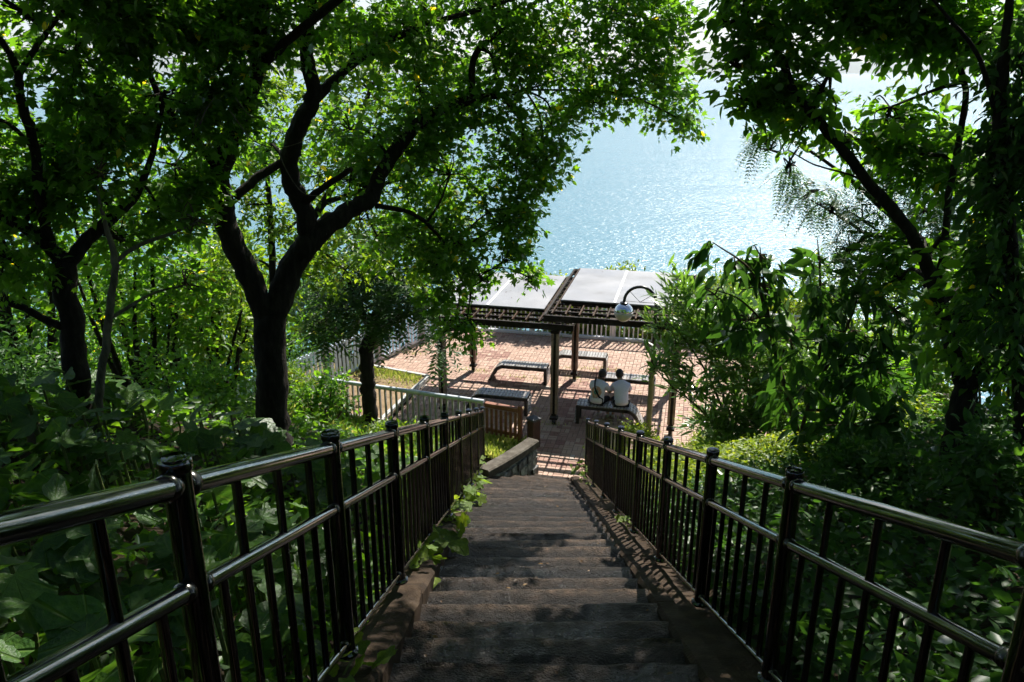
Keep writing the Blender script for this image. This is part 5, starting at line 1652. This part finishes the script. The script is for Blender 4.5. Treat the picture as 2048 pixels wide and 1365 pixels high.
bg = [  # left wood behind the trunks: (px, py of the base centre, d, height, rx, ry, n, label)
    (60, 780, 12.5, 5.2, 2.4, 1.8, 330, 'dense leafy tree filling the gap left of the far-left trunk'),
    (290, 760, 13.5, 4.6, 2.2, 1.8, 330, 'leafy tree lit from behind between the far-left trunk and the forked trunk'),
    (430, 770, 15.0, 4.4, 2.0, 1.8, 300, 'bright backlit tree immediately left of the forked trunk'),
    (180, 730, 18.0, 7.0, 3.2, 2.2, 380, 'tall leafy tree far behind the thin sapling'),
    (480, 720, 20.0, 6.0, 3.0, 2.2, 360, 'tall leafy tree seen through the fork of the big trunk'),
    (-60, 700, 20.0, 8.0, 3.0, 2.4, 300, 'tall leafy tree at the extreme left, partly out of view'),
    (620, 690, 24.0, 5.0, 2.0, 2.0, 240, 'leafy tree beyond the green wire fence'),
    (330, 700, 17.0, 5.6, 2.4, 2.0, 340, 'leafy tree behind the bright backlit one left of the forked trunk'),
    (20, 730, 15.5, 6.0, 2.4, 2.0, 330, 'leafy tree behind the low limb of the far-left trunk'),
    (120, 640, 22.0, 8.5, 3.4, 2.4, 420, 'tallest leafy tree at the back of the left wood'),
    (400, 640, 23.0, 7.5, 3.2, 2.4, 420, 'tall leafy tree at the back, in line with the forked trunk'),
    (240, 560, 26.0, 9.0, 3.6, 2.4, 420, 'tall leafy tree at the very back of the left wood'),
    (640, 600, 25.0, 6.5, 2.4, 2.0, 330, 'tall leafy tree behind the gnarled tree'),
    (520, 740, 17.5, 3.6, 1.5, 1.2, 220, 'low leafy tree between the forked trunk and the green wire fence'),
]
for i, (px, py, d, h, rx, ry, n, lab) in enumerate(bg):
    p = at(px, py, d)
    build_bush('leafy_tree', lab, p[0], p[1], h, rx, ry, M['leaf_bright'] if i == 2 else M['leaf'], OVATE, .14, int(n * 1.6), 50 + i, 'tree', 'trees of the left wood', clump=.6, stem=.07, L=.5, n_leaf=9, bark='bark')

mid = [  # waist-high shrubs along the left bank and in front of the steel fence
    (640, 830, 13.0, 1.0, .8, .6, 90, 'leaf', 'low leafy shrub between the forked trunk and the crooked trunk'),
    (700, 850, 14.4, .8, .6, .5, 80, 'leaf_bright', 'sunlit low shrub at the foot of the crooked trunk, left side'),
    (790, 860, 15.2, .6, .6, .4, 80, 'leaf_bright', 'sunlit low shrub at the foot of the crooked trunk, railing side'),
    (600, 800, 16.2, 1.5, .9, .6, 110, 'leaf_bright', 'leafy shrub in front of the green wire fence'),
    (400, 800, 10.6, 1.1, 1.0, .7, 120, 'leaf', 'leafy shrub behind the big leaves left of the forked trunk'),
    (60, 790, 9.0, 1.3, 1.1, .8, 130, 'leaf_dark', 'dark leafy shrub below the far-left low limb'),
]
for i, (px, py, d, h, rx, ry, n, m_, lab) in enumerate(mid):
    p = at(px, py, d)
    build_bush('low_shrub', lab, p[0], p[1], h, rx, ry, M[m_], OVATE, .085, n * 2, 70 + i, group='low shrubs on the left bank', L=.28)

right = [
    (1288, 868, 15.2, .95, .5, .4, 150, 'leaf_lime', OVATE, .055, 'lime-green low shrub in front of the bench at the end of the right railing'),
    (1395, 890, 14.6, .95, .6, .5, 160, 'leaf_lime', OVATE, .055, 'lime-green low shrub at the foot of the near right pergola post'),
    (1330, 930, 13.9, .85, .55, .5, 130, 'leaf_lime', OVATE, .06, 'bright yellow-green low shrub by the lower end of the right railing'),
    (1440, 950, 12.4, .95, .75, .6, 170, 'leaf_lime', OVATE, .06, 'bright yellow-green low shrub behind the middle of the right railing'),
    (1540, 970, 10.8, .7, .8, .7, 130, 'leaf_bright', OVATE, .065, 'half-lit low shrub under the lance-leaved bush'),
    (1650, 1000, 9.2, .9, .8, .7, 130, 'leaf', OVATE, .08, 'shaded low shrub left of the leaning trunk'),
    (1760, 960, 9.6, 1.6, 1.0, .8, 150, 'leaf', OVATE, .10, 'shaded leafy shrub just left of the leaning trunk'),
    (1990, 960, 8.6, 2.0, 1.2, 1.0, 200, 'leaf', OVATE, .10, 'shaded leafy shrub right of the leaning trunk'),
    (1820, 800, 12.5, 3.2, 1.6, 1.2, 230, 'leaf_bright', OVATE, .12, 'tall backlit shrub behind the leaning trunk'),
    (1680, 790, 15.5, 2.6, 1.5, 1.1, 210, 'leaf_bright', OVATE, .12, 'tall backlit shrub behind the drooping-leaved shrub'),
    (2020, 700, 12.0, 4.5, 1.8, 1.4, 260, 'leaf', OVATE, .13, 'tall leafy shrub at the far right behind the ivy-clad trunk'),
    (1960, 1180, 4.9, .8, .7, .6, 110, 'leaf_dark', OVATE, .085, 'dark low shrub close behind the upper right railing'),
    (1740, 1120, 6.3, .7, .7, .6, 110, 'leaf_dark', OVATE, .08, 'dark low shrub behind the second right railing panel'),
]
for i, (px, py, d, h, rx, ry, n, m_, T, sz, lab) in enumerate(right):
    p = at(px, py, d)
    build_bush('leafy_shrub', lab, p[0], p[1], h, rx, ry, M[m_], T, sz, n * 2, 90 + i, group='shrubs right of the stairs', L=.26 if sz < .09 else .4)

for i in range(9):   # hedge plants beyond the white fence
    lx = -4.2 + 1.35 * i
    w = loc2w(lx, 7.6 + .5 * math.sin(i * 2.1))
    where = ['behind the far left pergola post', 'left of the middle of the white fence', 'behind the middle pergola posts', 'showing under the higher roof, left part', 'showing under the higher roof, centre', 'showing under the higher roof, right part', 'behind the lamp post', 'hidden mostly by the lance-leaved bush', 'at the right end of the white fence'][i]
    build_bush('seaside_shrub', 'bright leafy shrub beyond the white fence, ' + where, w[0], w[1], 2.5 + .35 * math.sin(i * 3.3), 1.5, .9, M['leaf_lime'], OVATE, .11, 1500, 130 + i, group='shrubs beyond the white fence', z=-1.1, L=.32)
for i, (lx, ly, h) in enumerate(((4.6, 7.9, 3.0), (6.4, 7.4, 3.4), (8.3, 6.0, 3.6), (7.2, 4.4, 2.4), (8.6, 2.0, 2.8))):
    w = loc2w(lx, ly)
    build_bush('tall_shrub', ['tall sunlit shrub beyond the fence, first one right of the lamp', 'tall sunlit shrub beyond the right end of the white fence', 'tall sunlit shrub at the right terrace corner', 'sunlit shrub standing on the right part of the terrace', 'sunlit shrub at the right terrace edge behind the leaning limb'][i], w[0], w[1], h, 1.2, 1.0, M['leaf_bright'], OVATE, .12, 260, 150 + i, group='tall shrubs at the right end of the terrace', z=-.6 if i < 3 else 0, L=.4)

# ------------------------------------------------------------------ big-leaved ground cover: every leaf a piece
def big_leaf_mesh(seed, lobed, mat='leaf_big'):
    rg = random.Random(seed)
    n = 20
    V = [(0, 0, 0), (0, .34, -.05), (0, .68, -.075)]
    rim = []
    for i in range(n + 1):
        a = -math.pi * .90 + 2 * math.pi * .90 * i / n
        r = .50 * (1 + .10 * math.cos(a)) 
        r *= (1 + .24 * math.cos(a * 5)) if lobed else (1 + .20 * math.cos(a * 3))
        if abs(a) < .3: r *= 1.14
        r *= 1 + rg.uniform(-.07, .07)
        x = r * math.sin(a) * 1.04; y = .42 + r * math.cos(a) * 1.12 - .0
        if i in (0, n): y -= .06
        z = .07 * abs(x) - .10 * max(0, y - .6) - .05 * x * x + rg.uniform(-.045, .045)
        rim.append((x, y, z))
    b = len(V); V += rim
    F = []
    for i in range(n):
        m_ = (rim[i][1] + rim[i + 1][1]) / 2
        c = 0 if m_ < .15 else (1 if m_ < .72 else 2)
        F.append((c, b + i + 1, b + i))
    F += [(0, 1, b + 3), (1, 0, b + n - 3)] if False else []
    # bridge the midrib fans
    cs = [0 if (rim[i][1] + rim[i + 1][1]) / 2 < .15 else (1 if (rim[i][1] + rim[i + 1][1]) / 2 < .72 else 2) for i in range(n)]
    for i in range(n - 1):
        if cs[i] != cs[i + 1]:
            F.append((cs[i], cs[i + 1], b + i + 1))
    me = bpy.data.meshes.new('leaf')
    me.from_pydata(V, [], F)
    me.materials.append(M[mat])
    a = me.attributes.new('tint', 'FLOAT', 'POINT')
    t0 = rg.random() * .75
    a.data.foreach_set('value', [min(1, t0 + .25)] * 3 + [max(0, t0 + rg.uniform(-.12, .12)) for _ in range(len(V) - 3)])
    me.polygons.foreach_set('use_smooth', [True] * len(F))
    me.update()
    return me
BIG = [big_leaf_mesh(i, i % 2 == 0) for i in range(8)]
VINE = [big_leaf_mesh(20 + i, i % 2 == 0, 'leaf_vine') for i in range(6)]
STALK = MB().tube([(0, 0, 0), (.02, .01, -.5), (0, 0, -1)], [.010, .011, .013], 5, cap=False).mesh('stalk', M['stem_green'])

def big_leaf_plant(label, cx, cy_, n, rx, ry, size, seed, name='broad_leaf_plant', group='big-leaved plants on the left bank', hmin=.18, hmax=.5, cat_='plant', bright=False):
    rg = random.Random(seed)
    z0 = ground_z(cx, cy_)
    root = empty(name, (cx, cy_, z0)); tag(root, label, cat_, group)
    for k in range(n):
        a = rg.uniform(0, 6.28); rr = rg.random() ** .55
        x, y = rx * rr * math.cos(a), ry * rr * math.sin(a)
        gz = ground_z(cx + x, cy_ + y) - z0
        h = rg.uniform(hmin, hmax)
        me = BIG[rg.randrange(8)]
        lf = link('leaf', me, root, (x, y, gz + h + .06 * (1 - rr)))
        s = size * rg.uniform(.65, 1.25)
        lf.scale = (s, s, s)
        yaw_ = rg.uniform(0, 6.28)
        q = Matrix.Rotation(rg.gauss(0, .35), 3, 'X') @ Matrix.Rotation(rg.gauss(0, .3), 3, 'Y') @ Matrix.Rotation(yaw_, 3, 'Z') @ Matrix.Rotation(rg.uniform(-.75, -.05), 3, 'X')
        lf.rotation_euler = q.to_euler()
        st = link('stalk', STALK, root, (x, y, gz + h))
        st.scale = (1, 1, h + .05)
    return root
P_ = lambda px, py, d: at(px, py, d)
plants = [
    ('big-leaved plant at the lower left corner, nearest the viewer', -1.75, 2.3, 40, .55, .55, 0.173),
    ('big-leaved plant behind the nearest left railing post', -1.55, 3.35, 46, .5, .6, 0.180),
    ('big-leaved plant at the left edge behind the handrail', -2.7, 3.5, 43, .7, .6, 0.187),
    ('big-leaved plant behind the second left railing panel', -1.6, 4.7, 46, .5, .7, 0.180),
    ('big-leaved plant between the far-left trunk and the railing', -2.7, 5.2, 46, .7, .7, 0.194),
    ('big-leaved plant at the foot of the far-left trunk', -3.9, 5.6, 40, .7, .7, 0.194),
    ('big-leaved plant just uphill of the forked trunk', -2.3, 6.8, 46, .7, .7, 0.202),
    ('big-leaved plant at the foot of the forked trunk', -2.5, 8.0, 40, .7, .6, 0.202),
    ('big-leaved plant along the railing below the forked trunk', -1.6, 7.6, 37, .45, .8, 0.158),
    ('big-leaved plant right of the forked trunk, farthest down the bank', -1.75, 9.6, 37, .6, .8, 0.173),
    ('big-leaved plant between the two dark trunks', -3.8, 7.4, 37, .8, .7, 0.202),
]
for i, (lab, x, y, n, rx, ry, s) in enumerate(plants):
    big_leaf_plant(lab, x, y, n, rx, ry, s, 200 + i)

def vine(label, pts, n, size, seed, spread=.12):
    """creeper on the kerb: leaves as pieces along a stem"""
    rg = random.Random(seed)
    pts = [np.array(p, float) for p in pts]
    root = empty('creeping_vine', pts[0]); tag(root, label, 'vine', 'creepers on the left kerb')
    C = catmull(pts, 5) - pts[0]
    MB().tube(C, .006, 5).build('stem', M['stem_green'], root)
    for k in range(n):
        q = C[rg.randrange(len(C))]
        lf = link('leaf', VINE[rg.randrange(6)], root, q + np.array([rg.gauss(0, spread), rg.gauss(0, spread * 1.3), rg.uniform(.01, .15)]))
        s = size * rg.uniform(.5, 1.3); lf.scale = (s, s, s)
        lf.rotation_euler = (rg.uniform(-.9, .2), rg.gauss(0, .4), rg.uniform(0, 6.28))
    return root
def kerbL(y, off=-.12, up=.20):
    return (xl(y) + off, y, stair_z(y) + up)
vine('bright creeper hanging over the left kerb halfway down the stairs', [kerbL(5.6), kerbL(6.0), kerbL(6.5), kerbL(6.9)], 36, .14, 301)
vine('sunlit creeper along the left kerb near the foot of the stairs', [kerbL(7.9), kerbL(8.8), kerbL(9.9), kerbL(11)], 95, .13, 302)
vine('pale creeper climbing the last left railing posts', [kerbL(11.2, -.1, .25), kerbL(12, -.15, .35), kerbL(12.8, -.12, .45), kerbL(13.1, -.12, .55)], 24, .10, 303)
vine('small leafy sprig pushing through the left railing at the bottom of the view', [kerbL(3.0, -.2, .05), kerbL(3.2, -.16, .2), kerbL(3.4, -.1, .3)], 14, .10, 304, .08)
def kerbR(y, off=.26, up=.05):
    return (xr(y) + off, y, stair_z(y) + up)
v = vine('leafy weed growing at the lower end of the right kerb', [kerbR(12.9), kerbR(13.2, .2, .2), kerbR(13.5, .12, .42)], 26, .075, 305, .10); v['group'] = 'weeds on the right kerb'
v = vine('small weed on the right kerb halfway down the railing', [kerbR(8.0), kerbR(8.15, .25, .12)], 6, .08, 306, .05); v['group'] = 'weeds on the right kerb'

# ------------------------------------------------------------------ uncountable ground cover
def scatter_cover(name, label, region, n, T, mat, size, seed, lift=(.02, .25), up=.8, flat=.6, tintr=(0, .9), avoid=True):
    rng = np.random.default_rng(seed)
    pos = []
    while len(pos) < n:
        x, y = region(rng)
        if avoid and xl(y) - .30 < x < xr(y) + .42 and y < 14.7: continue
        pos.append((x, y, ground_z(x, y) + rng.uniform(*lift)))
    pos = np.array(pos); k = len(pos)
    d = rng.normal(size=(k, 3)) * np.array([1, 1, .35])
    nr = np.array([0, 0, up]) + rng.normal(size=(k, 3)) * flat
    me = leaf_mesh(name, T, pos, d, nr, size * (.6 + .8 * rng.random(k)), rng.uniform(tintr[0], tintr[1], k), mat)
    o = link(name, me); tag(o, label, 'ground cover', kind='stuff')
    return o
scatter_cover('undergrowth', 'shaded leafy undergrowth covering the left bank', lambda r: (-.95 - 9 * r.random() ** 1.3, r.uniform(.3, 16.5)), 30000, OVATE, M['leaf'], .10, 400, (.02, .30))
scatter_cover('undergrowth', 'shaded leafy undergrowth covering the right bank', lambda r: (1.5 + 8 * r.random() ** 1.4, r.uniform(.3, 9.3)), 36000, OVATE, M['leaf_dark'], .085, 401, (.02, .42))
scatter_cover('ground_cover_leaves', 'bright low leaves beside the lower right railing', lambda r: (1.5 + 3.4 * r.random(), r.uniform(8.3, 15.2)), 40000, OVATE, M['leaf_lime'], .055, 402, (.05, .62))
scatter_cover('fallen_leaves', 'brown fallen leaves lying on the banks', lambda r: (r.uniform(-7, 7), r.uniform(0, 13)), 2500, OVATE, M['dead_leaf'], .07, 403, (.005, .03), 2.0, .3)
litter = scatter_cover('fallen_leaves', 'few dry leaves lying along the kerbs', lambda r: (float(np.where(r.random() < .6, xr(6) + r.uniform(.16, .4), xl(6) - r.uniform(.05, .25))), r.uniform(2, 13)), 1, OVATE, M['dead_leaf'], .05, 404, (.3, .32), avoid=False) if False else None

def litter_on_paving():
    rng = np.random.default_rng(77)
    pos = []
    for _ in range(90):
        k = int(rng.integers(2, 35)); y0 = k * TREAD
        side = rng.random()
        x = xl(y0) + .05 + (xr(y0) - xl(y0) - .1) * (side ** 3 if rng.random() < .5 else 1 - side ** 3)
        pos.append((x, y0 + TREAD * rng.uniform(.45, .8), stair_z(y0) - RISE * .5 + .012))
    for _ in range(160):
        p = loc2w(rng.uniform(-3.6, 4.6), rng.uniform(-1, 6.3)); pos.append((p[0], p[1], .008))
    for _ in range(26):
        p = loc2w(rng.uniform(-3.0, 2.4), rng.uniform(.9, 3.7)); pos.append((p[0], p[1], 2.625 if w2loc(p[0], p[1])[0] < -.4 else 2.825))
    pos = np.array(pos); k = len(pos)
    me = leaf_mesh('fallen_leaves', OVATE, pos, rng.normal(size=(k, 3)) * np.array([1, 1, .05]), np.array([0, 0, 1.0]) + rng.normal(size=(k, 3)) * .15, .042 * (.6 + .8 * rng.random(k)), rng.random(k), M['dead_leaf'])
    tag(link('fallen_leaves', me), 'dry leaves scattered over steps, paving and roof', 'fallen leaves', kind='stuff')
litter_on_paving()

def grass_patch(name, label, pts_fn, n, h, seed):
    rng = np.random.default_rng(seed)
    pos = np.array([pts_fn(rng) for _ in range(n)])
    k = len(pos)
    d = np.array([0, 0, 1.0]) + rng.normal(size=(k, 3)) * .45
    nr = rng.normal(size=(k, 3))
    me = leaf_mesh(name, LANCE, pos, d, nr, h * (.5 + rng.random(k)), rng.random(k), M['grass'])
    o = link(name, me); tag(o, label, 'grass', kind='stuff')
def gp1(r):
    while True:
        x, y = r.uniform(-1.6, .3), r.uniform(12.9, 16.3)
        t = (y - 13.12) / 1.6
        if x < -.47 + .97 * max(0, t) - .17 and w2loc(x, y)[1] < -1.1: break
    return (x, y, ground_z(x, y))
grass_patch('grass', 'sunlit grass patch between the retaining wall and timber fence', gp1, 9000, .17, 410)
def gp2(r):
    x = r.uniform(-6.5, -3.95); y = min(2.35, 2.45 - abs(r.normal()) * .35) - (x + 5.7) * .22
    p = loc2w(x, min(y, 2.4 - (x + 5.75) * .222)); return (p[0], p[1], .03)
grass_patch('grass', 'thin grass at the back of the planting bed', gp2, 1800, .10, 411)
def gp3(r):
    c = [(0, 0), (.03, 2.95), (-2.78, 2.95), (-1.2, 2.7), (.1, 3.75), (1.4, 2.3), (.8, 3.8), (-.7, .7), (1.2, .5), (1.6, 6.25), (-1.5, 6.25), (-4.9, 3.9)][r.integers(12)]
    p = loc2w(c[0] + r.normal() * (.16 if abs(c[0]) < .1 else .3), c[1] + r.normal() * .09); return (p[0], p[1], 0)
scatter_cover('ground_cover_leaves', 'sunlit low leaves covering the ground right of the terrace', lambda r: tuple(loc2w(5.0 + 4 * r.random(), r.uniform(-2.5, 6.2))[:2]), 16000, OVATE, M['leaf_bright'], .09, 405, (.05, .6))
grass_patch('weeds', 'small weeds in the paving joints round posts and benches', gp3, 900, .055, 412)
def gp4(r):
    x, y = r.uniform(-4.2, -1.1), r.uniform(12.5, 16.4)
    return (x, y, ground_z(x, y))
grass_patch('grass', 'half-lit grass and weeds on the bank before the steel fence', gp4, 3500, .22, 413)

build_tree('backlit_tree', 'bright backlit tree showing between the limbs of the forked tree', [
    ([(552, 880, 12.6), (546, 720, 12.6), (545, 600, 12.6), (600, 480, 12.7), (690, 330, 12.8), (740, 180, 12.9)], [.13, .11, .09, .07, .05, .03]),
    ([(546, 590, 12.6), (540, 430, 12.7), (530, 320, 12.9), (500, 200, 13)], [.06, .05, .035, .02]),
    ([(640, 410, 12.75), (760, 370, 12.6), (880, 340, 12.5)], [.045, .035, .018])],
    [(560, 180, 13, 75, 60), (540, 300, 13, 75, 65), (660, 240, 12.9, 80, 70), (640, 350, 12.8, 75, 65), (740, 330, 12.8, 80, 65), (830, 290, 12.7, 75, 60), (900, 400, 12.5, 70, 60), (820, 420, 12.6, 80, 60), (720, 440, 12.7, 80, 60), (600, 440, 12.8, 75, 60), (500, 420, 12.9, 75, 60),
     (880, 500, 12.4, 60, 50), (790, 530, 12.6, 75, 50), (690, 540, 12.7, 75, 50), (600, 540, 12.8, 60, 50), (480, 540, 12.9, 70, 55), (760, 200, 12.9, 80, 60), (870, 180, 12.8, 75, 60), (660, 120, 13, 80, 60), (440, 300, 13, 70, 60), (760, 80, 13, 90, 60)],
    27, M['bark'], M['leaf_bright'], OVATE, .10, 10, .38, clump=.5, dens=1.7)

# ------------------------------------------------------------------ canopy of the trees uphill, over the viewer, then unseen trees added to darken the shade
build_tree('overhanging_tree', 'dark tree uphill whose boughs hang over the top of the stairs', [
    ([('w', 3.6, 1.0, 6.0), ('w', 3.4, 1.4, 8.0), ('w', 2.8, 2.2, 9.8), ('w', 2.0, 3.4, 11.2)], [.22, .18, .14, .08]),
    ([('w', 2.9, 2.1, 9.6), ('w', 1.6, 2.4, 10.8), ('w', .2, 3.0, 11.4)], [.09, .07, .04]),
    ([('w', 2.2, 3.2, 11.0), ('w', 2.2, 4.6, 11.6), ('w', 1.8, 5.8, 12.0)], [.08, .06, .03])],
    [('w', 2.4, 4.0, 11.4, 2.0, 1.6, .8, 260), ('w', .8, 3.4, 11.6, 1.8, 1.6, .7, 230), ('w', 3.8, 3.0, 11.0, 1.8, 1.8, .9, 230), ('w', .6, 5.0, 12.0, 1.8, 1.4, .6, 180), ('w', 4.6, 5.0, 11.2, 1.8, 1.6, .9, 220)],
    41, M['bark'], M['leaf'], LOBED, .14, 9, .45, clump=.5)
build_tree('overhanging_tree', 'dark tree uphill whose boughs hang over the left bank', [
    ([('w', -4.2, .5, 7.0), ('w', -4.0, 1.0, 9.0), ('w', -3.4, 2.0, 10.6), ('w', -2.6, 3.4, 11.6)], [.2, .17, .13, .07]),
    ([('w', -3.5, 1.8, 10.4), ('w', -2.0, 2.2, 11.2), ('w', -.8, 2.8, 11.6)], [.08, .06, .03])],
    [('w', -3.0, 4.0, 11.2, 2.0, 1.8, .8, 200), ('w', -1.2, 3.6, 11.6, 1.8, 1.6, .7, 170), ('w', -4.8, 3.4, 10.8, 1.8, 1.8, .9, 190), ('w', -1.6, 5.6, 11.6, 2.0, 1.5, .7, 160)],
    42, M['bark'], M['leaf'], LOBED, .14, 9, .45, clump=.55)

for i, (x, y, rx, lab) in enumerate(((-4.5, -3.5, 3.2, 'unseen tree added uphill on the left to block sky light'), (4.8, -3.5, 3.2, 'unseen tree added uphill on the right to block sky light'), (0.4, -8.5, 3.6, 'unseen tree added behind the viewer to block sky light'), (-8.5, 2.5, 3.0, 'unseen tree added left of the bank to block sky light'), (8.5, 3.0, 3.0, 'unseen tree added right of the bank to block sky light'))):
    g = ground_z(x, y)  # out-of-view crowns added to cut the sky light from behind and above
    build_tree('added_shade_tree', lab, [([('w', x, y, g - .3), ('w', x + .2, y + .2, g + 2.5), ('w', x, y + .5, g + 5.0)], [.25, .2, .12])],
        [('w', x, y + .6, g + 4.6, rx, rx, 1.3, 240), ('w', x + .8, y - .4, g + 3.0, rx * .8, rx * .8, 1.1, 150), ('w', x * .65, y + 1.6, max(g + 4.0, 11.4), rx * .8, rx * .8, .9, 190)],
        60 + i, M['bark'], M['leaf_dark'], OVATE, .26, 9, .7, clump=.3, twigs=False, group='unseen trees added for shade')

# ------------------------------------------------------------------ sea haze
def build_haze():
    m, nt, out = new_mat('sea_haze')
    v = N(nt, 'ShaderNodeVolumePrincipled')
    v.inputs['Color'].default_value = (.86, .93, 1.0, 1)
    v.inputs['Density'].default_value = 2.1e-4
    v.inputs['Anisotropy'].default_value = .25
    nt.links.new(v.outputs[0], out.inputs['Volume'])
    h = MB().box((0, 2490, 119), (13200, 5030, 282)).build('haze', m)
    tag(h, 'pale sea haze over the water', 'haze', kind='stuff')
build_haze()

# ------------------------------------------------------------------ put each thing's origin at its base
for o in list(COL.objects):
    if o.type == 'EMPTY' and o.parent is None and o.location.length < 1e-6 and o.children:
        lo = np.array([1e9] * 3); hi = -lo
        for c in o.children:
            if c.type == 'MESH' and len(c.data.vertices):
                bb = np.array([list(v) for v in c.bound_box]) + np.array(c.location)
                lo = np.minimum(lo, bb.min(0)); hi = np.maximum(hi, bb.max(0))
        if o.name.startswith(('staircase',)): continue
        tr_ = [c for c in o.children if c.name.startswith('trunk')]
        if tr_:
            bb = np.array([list(v) for v in tr_[0].bound_box]); v0 = tr_[0].data.vertices[0].co
            base = Vector((v0.x, v0.y, v0.z))
        else:
            base = Vector(((lo[0] + hi[0]) / 2, (lo[1] + hi[1]) / 2, lo[2]))
        o.location = base
        for c in o.children:
            c.matrix_parent_inverse = Matrix.Translation(-base)
